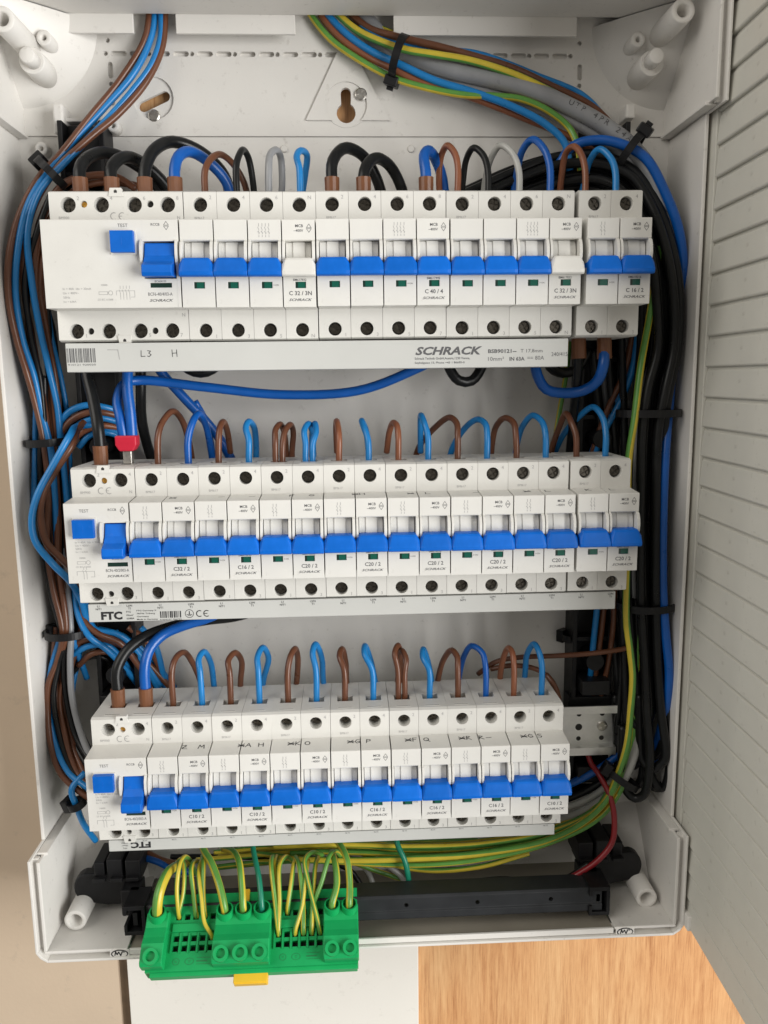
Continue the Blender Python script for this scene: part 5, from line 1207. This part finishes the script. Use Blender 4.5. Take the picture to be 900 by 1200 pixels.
wire('black', 1.7, [(311.8, 42, -381.1), (295.9, 46, -394.3), (279.1, 48, -397.4), (256.6, 52, -396.6), (227.8, 54, -399.2), (204.9, 58, -404.7)], 'thin black wire lying along the black bar')

# --- protective earth wires running to the green block
for k, pth in enumerate(([(345.5, 62, -293.6), (337.6, 56, -324.1), (322.5, 52, -346.1), (293.8, 52, -361.7), (245.1, 54, -370.9), (193.4, 58, -373.7), (147.2, 62, -373), (100.6, 66, -374.8)], [(347.6, 60, -305), (336.1, 54, -335.3), (319.2, 50, -354.1), (284.3, 48, -370.1), (238.3, 48, -379.3), (204.1, 50, -382.9), (170, 54, -382.7), (123.9, 60, -380.9), (88.8, 66, -379.4)], [(341, 58, -319.1), (327.1, 54, -344.3), (303.1, 54, -362), (262.5, 54, -374.1), (216.3, 55, -379.7), (170.2, 58, -377.8), (129.7, 62, -377.3)], [(286.9, 58, -373.2), (240, 58, -380.8), (199.3, 60, -382.2), (158.7, 62, -378.5), (112, 66, -380.4)], [(274.8, 56, -381), (239.4, 54, -388.3), (204.7, 56, -390.6), (176, 60, -385.6), (158.7, 66, -381.1)], [(241.3, 66, -376.2), (194.1, 68, -377.4), (147, 68, -379.3), (88.5, 68, -381.9), (47.8, 68, -384)], [(187.9, 66, -402.9), (170.2, 64, -394.4), (152.7, 64, -387.2), (123.5, 66, -386), (88.3, 68, -387)])):
    wire('gy', 1.75, pth, 'green and yellow wire sweeping left under the bottom row', 'earth wires sweeping under the bottom row')
ebase = [(342.9, 60, -304.8), (333.2, 56, -333.2), (318.1, 54, -353.3), (285.8, 54, -370.1), (239.3, 54, -378.2), (193.3, 58, -381.3), (147, 62, -379.3), (100.4, 66, -381.1), (59.4, 68, -384.5)]
for dx, dy, dz in ((0, 4, 3), (2, 7, -2), (-3, 2, -6), (4, 9, 5), (-1, 6, -9), (3, 3, 8)):
    wire('gy', 1.6, [Vector(p) + Vector((dx, dy, dz * (0.3 + 0.1 * i))) for i, p in enumerate(ebase)][random.choice((0, 0, 1, 2)):], 'green and yellow wire sweeping left under the bottom row', 'earth wires sweeping under the bottom row')
wire('pale', 1.8, [(193.3, 60, -406.9), (184.7, 62, -395), (170.3, 64, -388), (152.7, 66, -385.9)], 'pale wire dropping behind the black bar')
wire('pale', 1.8, [(170, 66, -411.2), (164.4, 68, -396.8), (155.6, 70, -389.9), (140.9, 72, -385.4)], 'second pale wire dropping behind the black bar beside the green block')
wire('black', 2.0, [(161.2, 70, -411), (152.5, 72, -398.9), (134.8, 74, -391.6), (87.1, 78, -389.5), (28.2, 78, -387)], 'black wire behind the earth wires')
wire('teal', 1.9, [(183, 56, -357.1), (184.7, 48, -365.9), (188.9, 44, -374.6), (191.6, 44, -387.1), (192.4, 48, -401.1)], 'single green wire hanging in front of the black bar')
wire('blue', 2.2, [(1.6, 70, -378.2), (22.4, 66, -382.9), (33.5, 66, -389.7), (47, 70, -394.2)], 'blue wire end behind the earth wires at left')
wire('brown', 2.2, [(9.8, 72, -376.6), (24.8, 68, -383), (39, 68, -387.4)], 'brown wire end behind the earth wires at left')

# ================================================================ cable ties
def tie(c, axis, e1, ra, rb, label, head_at=0.0, wdt=4.6, tail=10):
    """Flat band round a bundle: centre c, bundle direction axis, ellipse half axes ra along e1 and rb."""
    c = Vector(c); ax = Vector(axis).normalized(); e1 = Vector(e1); e1 = (e1 - ax * e1.dot(ax)).normalized(); e2 = ax.cross(e1)
    root = empty('cable_tie', c)
    n = 40; mb = MB(); V = []; F = []
    for i in range(n):
        a = 2 * math.pi * i / n
        for (q, t) in ((0, -wdt / 2), (0, wdt / 2), (1.3, wdt / 2), (1.3, -wdt / 2)):
            V.append(c + e1 * (ra + q) * math.cos(a) + e2 * (rb + q) * math.sin(a) + ax * t)
    for i in range(n):
        j = (i + 1) % n
        for k in range(4):
            m = (k + 1) % 4
            F.append((i * 4 + k, i * 4 + m, j * 4 + m, j * 4 + k))
    mb.add(V, F)
    part(mb, 'band', 'tie_black', root)
    a = head_at
    p = c + e1 * (ra + 2.2) * math.cos(a) + e2 * (rb + 2.2) * math.sin(a)
    out = (e1 * math.cos(a) / max(ra, .1) + e2 * math.sin(a) / max(rb, .1)).normalized(); tn = ax.cross(out)
    hb = MB()
    def bx(o, su, sv, sw):
        hb.add([o + out * x * su + tn * y * sv + ax * z * sw for x in (-1, 1) for y in (-1, 1) for z in (-1, 1)],
               [(0, 1, 3, 2), (4, 6, 7, 5), (0, 4, 5, 1), (2, 3, 7, 6), (0, 2, 6, 4), (1, 5, 7, 3)])
    bx(p, 2.9, 4.2, 4.3)
    part(hb, 'head', 'tie_black', root, bevel=0.7)
    if tail:
        hb = MB(); bx(p + out * (tail / 2 + 2) + tn * 0.3, tail / 2, 0.7, wdt / 2 - 0.3); part(hb, 'tail', 'tie_black', root)
    tag(root, label, 'cable tie', 'black cable ties')
def tie_px(c, d, e, ra, rb, label, **k):
    tie(c, Vector(d), Vector(e), ra, rb, label, **k)
tie_px([(-12.4, 61, 59.5)][0], (-0.72, -0.1, -0.69), (-0.69, 0, 0.72), 9.5, 10, 'black cable tie round the left wires above the top row', head_at=0.35, tail=4)
tie_px([(-26, 62, -96.6)][0], (0.06, 0, -1), (-1, 0, 0), 12.5, 12, 'black cable tie round the left bundle beside the middle row feed', head_at=0.75, tail=3)
tie_px([(-26, 65, -219.6)][0], (0.02, 0, -1), (-1, 0, 0), 12.5, 9, 'black cable tie round the left bundle below the middle row', head_at=0.7, tail=5)
tie_px([(-20.9, 45, -326.8)][0], (0.3, 0.1, -1), (-1, 0, 0), 4.5, 4.5, 'small black cable tie at the lower left corner of the bottom row', head_at=0.4, tail=3)
tie_px([(192.3, 78, 129.3)][0], (0.9, -0.15, -0.35), (-0.35, 0, -0.9), 11.5, 11, 'black cable tie round the top bundle near its opening', head_at=0.2, tail=3)
tie_px([(329.5, 63, 71.9)][0], (0.75, -0.2, -0.6), (0.6, 0, 0.75), 11.5, 13, 'black cable tie round the top bundle where it turns down at right', head_at=0.55, tail=3)
tie_px([(344.5, 55, -83.9)][0], (0, 0, -1), (-1, 0, 0), 19, 13, 'black cable tie round the right bundle beside the middle row loops', head_at=2.2, tail=0)
tie_px([(348.9, 57, -208.3)][0], (0, 0, -1), (-1, 0, 0), 18, 13, 'black cable tie round the right bundle below the middle row', head_at=1.2, tail=0)
tie_px([(337.4, 55, -328.5)][0], (-0.55, 0, -0.83), (0.83, 0, -0.55), 11, 8, 'black cable tie round the earth wires at lower right', head_at=3.3, tail=0)
tie_px([(307.7, 84, -238)][0], (0, 0, -1), (-1, 0, 0), 4.5, 4.5, 'small black cable tie on the wire above the rail end', head_at=0.9, tail=0)

# ================================================================ black support bar and its end holders
bar = empty('support_bar', (170, 33, -405))
BZ0, BZ1 = -404.0, -388.2
mb = MB().prism_x([(25.6, BZ0), (25.0, BZ0 + 1), (25.0, BZ0 + 5.2), (26.0, BZ0 + 6.0), (26.0, BZ1 - 1.4), (27.2, BZ1), (42.0, BZ1), (42.0, BZ1 - 2), (29.0, BZ1 - 2.2), (29.0, BZ0 + 2), (42.0, BZ0 + 2), (42.0, BZ0)], 21.0, 316.0)
bo = part(mb, 'bar', 'bar_plastic', bar, bevel=0.3)
cut = MB()
for px in (188.6, 234.6, 282.5):
    cut.cyl((px, 20, -394.6), (0, 1, 0), 1.5, 1.5, 12, 14)
carve(bo, cut)
for xx in (307.0, 10.0):
    mb = MB()
    for a in ((xx, xx + 13.5, 23.5, 44, BZ1 - 0.6, BZ1 + 2.2), (xx, xx + 13.5, 23.5, 44, BZ0 - 2.0, BZ0 + 0.6), (xx + 11.2, xx + 13.6, 23.4, 44, BZ0 + 0.5, BZ1 - 0.5), (xx - 0.1, xx + 2.0, 23.4, 44, BZ0 + 0.4, BZ0 + 5), (xx - 0.1, xx + 2.0, 23.4, 44, BZ1 - 4, BZ1 - 0.4), (xx, xx + 13, 37, 43.8, BZ0, BZ1)):
        mb.box(*a)
    mb.box(xx + 5, xx + 8, 26, 38, BZ0 + 3, BZ1 - 4)
    part(mb, 'end_socket', 'black_plastic', bar, bevel=0.3)
tag(bar, 'dark grey plastic bar across the bottom of the box', 'bar')
def holder(sx, ox, label):
    """Lobed black holder: clip blocks, rounded tongue towards the side wall, arm down to the bar. sx=-1 left, 1 right."""
    e = empty('bar_holder', (ox, 60, -398))
    def pt(mb, nm, **k): return part(mb, nm, 'black_plastic', e, **k)
    X = lambda v: ox + sx * v
    def B(mb, a, b, *r): mb.box(min(X(a), X(b)), max(X(a), X(b)), *r)
    prof = [(X(0), -404), (X(0), -386), (X(26), -381)] + [(X(33 + 9 * math.cos(t)), -391 + 10.5 * math.sin(t)) for t in [math.radians(80 - 16 * k) for k in range(11)]] + [(X(20), -404)]
    pt(MB().prism_y(prof, 52, 60), 'tongue', bevel=1.2)
    mb = MB(); B(mb, 2, 34, 60, 84, -398, -384); pt(mb, 'base_block', bevel=1.0)
    for a, b, z0, z1, y0 in ((-3, 7, -386, -371, 50), (9, 19, -386, -370, 50), (21, 28, -384, -373, 52)):
        mb = MB(); B(mb, a, b, y0, 76, z0, z1); pt(mb, 'clip_block', bevel=0.8)
    for a in (-2, 8.2, 19.5):
        mb = MB(); B(mb, a, a + 8, 46.5, 50.4, -384, -381.5); pt(mb, 'clip_lip', bevel=0.4)
    mb = MB(); B(mb, -4, 8, 40, 56, -404, -386); pt(mb, 'arm', bevel=0.8)
    mb = MB(); B(mb, 14, 18, 56, 92.1, -397, -389); pt(mb, 'stem', bevel=0.6)
    tag(e, label, 'holder', 'black holders of the support bar')
holder(-1, 12.0, 'black lobed plastic holder of the bar at the lower left')
holder(1, 310.0, 'black lobed plastic holder of the bar at the lower right')

# ================================================================ green earth terminal block, tilted on the bar
PE = empty('earth_terminal_block', (26.5, -5.0, -412.3))
ang = math.atan2(28.0, 38.0)
# local frame of the block: u along X, v from the lower front edge up and back along the face, w out of the face
PM = Matrix(((1, 0, 0), (0, math.cos(ang), -math.sin(ang)), (0, math.sin(ang), math.cos(ang))))
PE.rotation_euler = (ang, 0, 0)          # local X = u, local Y = v, local Z = w
def pe(mb, nm, m='pe_green', **k): return mb.build(nm, m, PE, **k)
LEN = 131.0
mb = MB()
# base with rows of square push-in openings
cols_l = [18.6 + 5.35 * k for k in range(5)]
cols_r = [81.5 + 5.1 * k for k in range(6)]
def face(x0, x1, cols, rows):
    xs = [x0] + [q for c in cols for q in (c - 1.75, c + 1.75)] + [x1]
    vs = [2.0] + [q for r in rows for q in (r - 1.7, r + 1.7)] + [46.0]
    for j in range(len(vs) - 1):
        for i in range(len(xs) - 1):
            pit = i % 2 == 1 and j % 2 == 1
            a, b, c, d = xs[i], xs[i + 1], vs[j], vs[j + 1]
            if pit:
                mb.add([(a, c, 0), (b, c, 0), (b, d, 0), (a, d, 0), (a, c, -5), (b, c, -5), (b, d, -5), (a, d, -5)], [(0, 1, 5, 4), (1, 2, 6, 5), (2, 3, 7, 6), (3, 0, 4, 7)])
                mb.cur = 1; mb.add([(a, c, -5), (b, c, -5), (b, d, -5), (a, d, -5)], [(0, 1, 2, 3)]); mb.cur = 0
            else:
                mb.add([(a, c, 0), (b, c, 0), (b, d, 0), (a, d, 0)], [(0, 1, 2, 3)])
ROWS = (14.5, 20.0, 32.5)
face(14.5, 45.0, cols_l, ROWS)
face(77.5, 110.5, cols_r, ROWS)
mb.add([(45, 2, 0), (77.5, 2, 0), (77.5, 46, 0), (45, 46, 0)], [(0, 1, 2, 3)])
for a, b in ((2.0, 14.5), (110.5, 130.5)):
    mb.add([(a, 2, 0), (b, 2, 0), (b, 46, 0), (a, 46, 0)], [(0, 1, 2, 3)])
mb.box(2.0, 130.5, 2.0, 46, -12, -5.2)
mb.add([(2, 2, 0), (130.5, 2, 0), (130.5, 2, -6), (2, 2, -6)], [(0, 1, 2, 3)]); mb.add([(2, 46, 0), (130.5, 46, 0), (130.5, 46, -6), (2, 46, -6)], [(0, 1, 2, 3)])
mb.add([(2, 2, 0), (2, 46, 0), (2, 46, -6), (2, 2, -6)], [(0, 1, 2, 3)]); mb.add([(130.5, 2, 0), (130.5, 46, 0), (130.5, 46, -6), (130.5, 2, -6)], [(0, 1, 2, 3)])
pe(mb, 'base', ['pe_green', 'hole_dark'], weld=True)
# lower skirt and ledge
pe(MB().box(4.5, 130.0, -0.2, 3.2, -9, -2.2), 'skirt', bevel=0.4)
def tower(x0, x1, n):
    """Screw terminals: n clamps side by side, wire mouth above, screw hole at the front."""
    w = (x1 - x0) / n
    m = MB()
    prof = [(3.0, -0.2), (3.0, 7.5), (4.4, 9.6), (15.0, 10.6), (19.0, 8.6), (25.0, 6.6), (28.5, 6.8), (33.5, 6.6), (35.0, 4.5), (35.0, -0.2)]
    m.prism_x([(a, b) for a, b in prof], x0, x1)
    t = pe(m, 'screw_tower', bevel=0.7)
    for k in range(n):
        cx = x0 + w * (k + 0.5)
        r = min(w / 2 - 0.3, 5.4)
        c = MB().cyl((cx, 8.2, 7.5), (0, -0.16, 1), r * 0.88, r * 0.84, 5.0, 24, hole=r * 0.52, hole_depth=4.4)
        put('screw_hole', c.mesh('screw_hole', 'pe_green', bevel=0.0), t)
        put('clamp_screw', MB().cyl((cx, 8.0, 8.0), (0, -0.16, 1), r * 0.5, r * 0.5, 1.6, 18).mesh('clamp_screw', 'pe_print'), t)
        c = MB().cyl((cx, 30.5, 2.0), (0, 0.35, 1), r * 0.98, r * 0.96, 8.6, 26, hole=r * 0.8, hole_depth=7.0)
        put('wire_mouth', c.mesh('wire_mouth', 'pe_green'), t)
        put('mouth_floor', MB().cyl((cx, 31.2, 3.8), (0, 0.35, 1), r * 0.78, r * 0.78, 0.6, 20).mesh('mouth_floor', 'hole_dark'), t)
tower(0.0, 13.6, 1)
tower(42.5, 77.0, 3)
tower(109.5, 131.0, 2)
# ribs between the rows of openings
for cols in (cols_l, cols_r):
    for c in [cols[0] - 2.6] + [q + 2.6 for q in cols]:
        pe(MB().box(c - 0.45, c + 0.45, 11.8, 23.0, -0.2, 0.9), 'rib')
    pe(MB().box(cols[0] - 3, cols[-1] + 3, 23.6, 28.4, -0.1, 1.5), 'ridge', bevel=0.4)
mb = MB()
def loc_stroke(pts, w=0.3):
    stroke(mb, pts, 0.06, w, 'xy')
for x in (20, 28, 84.5, 92.5):
    loc_stroke([(x + 2.0 * math.cos(a) * (1.3 if x in (28, 92.5) else 1), 7.2 + 1.8 * math.sin(a)) for a in [2 * math.pi * k / 16 for k in range(17)]])
    loc_stroke([(x - 0.8, 7.6), (x + 0.8, 7.6)]); loc_stroke([(x - 0.5, 6.8), (x + 0.5, 6.8)])
for x in (36.5, 103):
    loc_stroke([(x - 4, 9), (x + 4, 9)]); loc_stroke([(x - 4, 5.5), (x + 4, 5.5)]); loc_stroke([(x - 4, 7.2), (x + 2, 7.2)], 0.8)
pe(mb, 'moulded_marks', 'pe_print')['kind'] = 'stuff'
# yellow locking foot
pe(MB().box(55, 75.5, -5.0, 4, -10.5, -3.0), 'locking_foot', 'foot_yellow', bevel=0.5)
pe(MB().box(55.5, 75, -5.6, -4.8, -8.2, -3.6), 'foot_lip', 'foot_yellow', bevel=0.2)
pe(MB().box(56, 62, 38, 47.4, -3, 2.2), 'rear_tab', 'foot_yellow', bevel=0.4)
tag(PE, 'bright green earth terminal block with yellow foot at the bottom', 'terminal block')

GE = 'earth wires plugged into the green block'
PEN_N = [0]
ORDS = 'first second third fourth fifth sixth seventh eighth ninth tenth eleventh twelfth thirteenth fourteenth fifteenth'.split()
def pe_world(u, v, w):
    return Vector((26.5, -5.0, -412.3)) + PM @ Vector((u, v, w))
MOUTHS = (6.8, 48.25, 59.75, 71.25, 114.9, 125.6)
def pw(r, pth, label=None, c='gy'):
    # seat the end of each wire in the mouth or opening it goes to
    q = PM.transposed() @ (Vector(pth[1]) - Vector((26.5, -5.0, -412.3)))
    if label:
        u = min(MOUTHS, key=lambda a: abs(a - q.x))
        head = [pe_world(u, 31.0, 5.0), pe_world(u, 33.0, 10.5)]
    else:
        u = min(cols_l + cols_r, key=lambda a: abs(a - q.x)); v = 32.5 if q.y > 26 else 20.0
        head = [pe_world(u, v, -4.0), pe_world(u, v + 1.2, 2.0)]
        r = r * 0.88
    rest = [Vector(p) for p in pth[2:]]
    d = head[1] - Vector(pth[1])
    pth = head + [p + Vector((d.x * max(0, 0.7 - 0.25 * i), 0, 0)) for i, p in enumerate(rest)]
    if not label:
        label = ORDS[PEN_N[0]] + ' from the left of the thin earth wires plugged into the green block'; PEN_N[0] += 1
    wire(c, r, pth, label, GE)
pw(3.1, [(31.6, 13, -385.8), (31.6, 14, -381.8), (33.2, 18, -374.3), (36.1, 28, -368.3), (38.8, 40, -370.4), (43, 58, -379.8)], 'thickest earth wire, entering the left tower of the green block')
pw(1.7, [(39.9, 20, -397.2), (40.4, 19, -391.7), (40.8, 24, -375.3), (42.4, 32, -364.1), (45.2, 40, -363.4), (48.1, 48, -372.3), (48.3, 58, -387.6)])
pw(1.6, [(46.3, 20, -396.3), (46.8, 19, -390.9), (48.7, 26, -379.4), (47.7, 34, -369.2), (43.6, 44, -367.7), (36.7, 56, -378.3)])
pw(1.7, [(54.8, 20, -397.3), (55.2, 19, -391.8), (53.5, 26, -380.2), (51.5, 34, -368.8), (52.3, 44, -369.3), (55.9, 56, -379.1)])
pw(1.7, [(64, 10, -404.9), (64.4, 9, -400.7), (60.8, 14, -392.6), (58.4, 22, -380.6), (55.7, 34, -370.8), (55.8, 46, -370.2)])
pw(1.7, [(62.2, 20, -397.6), (62.6, 19, -392.2), (60.9, 26, -379.9), (59.9, 36, -366.3), (57.1, 46, -367.2)])
pw(2.3, [(73.7, 13, -388.9), (73.6, 15, -384.5), (70.4, 22, -373.5), (64.1, 34, -365.2), (58.2, 44, -361.7), (52.5, 56, -356)], 'earth wire entering the first clamp of the middle tower')
pw(2.1, [(85.3, 13, -388.9), (85.2, 15, -384.5), (84.1, 23, -373), (81.4, 34, -364.7), (76.9, 44, -363.7), (69.1, 54, -367.8)], 'earth wire entering the second clamp of the middle tower')
pw(1.7, [(97.3, 13, -390), (97.3, 15, -385.6), (95.2, 25, -371.3), (90.7, 40, -361.8), (87.9, 52, -355.1)], 'dark green wire entering the third clamp of the middle tower', 'teal')
pw(1.7, [(104.4, 10, -406.9), (104.6, 9, -402.6), (103.2, 20, -384.8), (100.9, 34, -368), (101.4, 46, -369.7), (104.5, 58, -381.2)])
pw(1.7, [(110.2, 10, -407.2), (110.4, 9, -402.9), (110.1, 20, -385.1), (109, 34, -368.9), (110.3, 46, -370.1), (113.7, 58, -380.4)])
pw(1.6, [(107, 20, -399.8), (107.2, 19, -393.7), (105.4, 28, -378.5), (103.8, 38, -369.5), (104.5, 48, -370.5)])
pw(1.7, [(113.4, 20, -400.1), (113.7, 19, -393.4), (115.7, 28, -377.8), (116.4, 38, -370.7), (117.9, 48, -372.3)])
pw(1.7, [(115.9, 10, -407.5), (116.1, 9, -403.2), (120.8, 19, -387.2), (123.2, 31, -374.2), (124.9, 44, -371.9)])
pw(1.7, [(122.3, 10, -407.2), (122.5, 9, -402.3), (122.3, 21, -386.3), (119.8, 36, -370.1), (116.8, 48, -371.6)])
pw(1.7, [(127.1, 10, -407.5), (127.2, 9, -402.6), (128.2, 21, -386.6), (129.7, 36, -371.7), (131.5, 48, -372.3)])
pw(1.7, [(132.3, 10, -408.3), (132.5, 9, -404), (129.9, 17, -388.6), (125.5, 28, -374.7), (123.7, 36, -367.9), (127.2, 46, -367.7), (134.4, 58, -377.5)])
pw(1.7, [(128.4, 20, -400.8), (128.6, 19, -394.7), (134.8, 26, -376.1), (140.3, 36, -365), (142.9, 46, -367.8), (147.1, 58, -379.3)])
pw(2.1, [(143.8, 13, -389.9), (143.9, 15, -386), (146.2, 23, -375.8), (144.7, 34, -367.5), (141.7, 46, -367.7)], 'earth wire entering the left clamp of the right tower')
pw(2.1, [(154.5, 13, -390.4), (154.6, 15, -385.9), (154.3, 23, -376.1), (151.8, 32, -365.3), (147.5, 42, -361.2), (139.5, 54, -360.3)], 'earth wire entering the right clamp of the right tower')
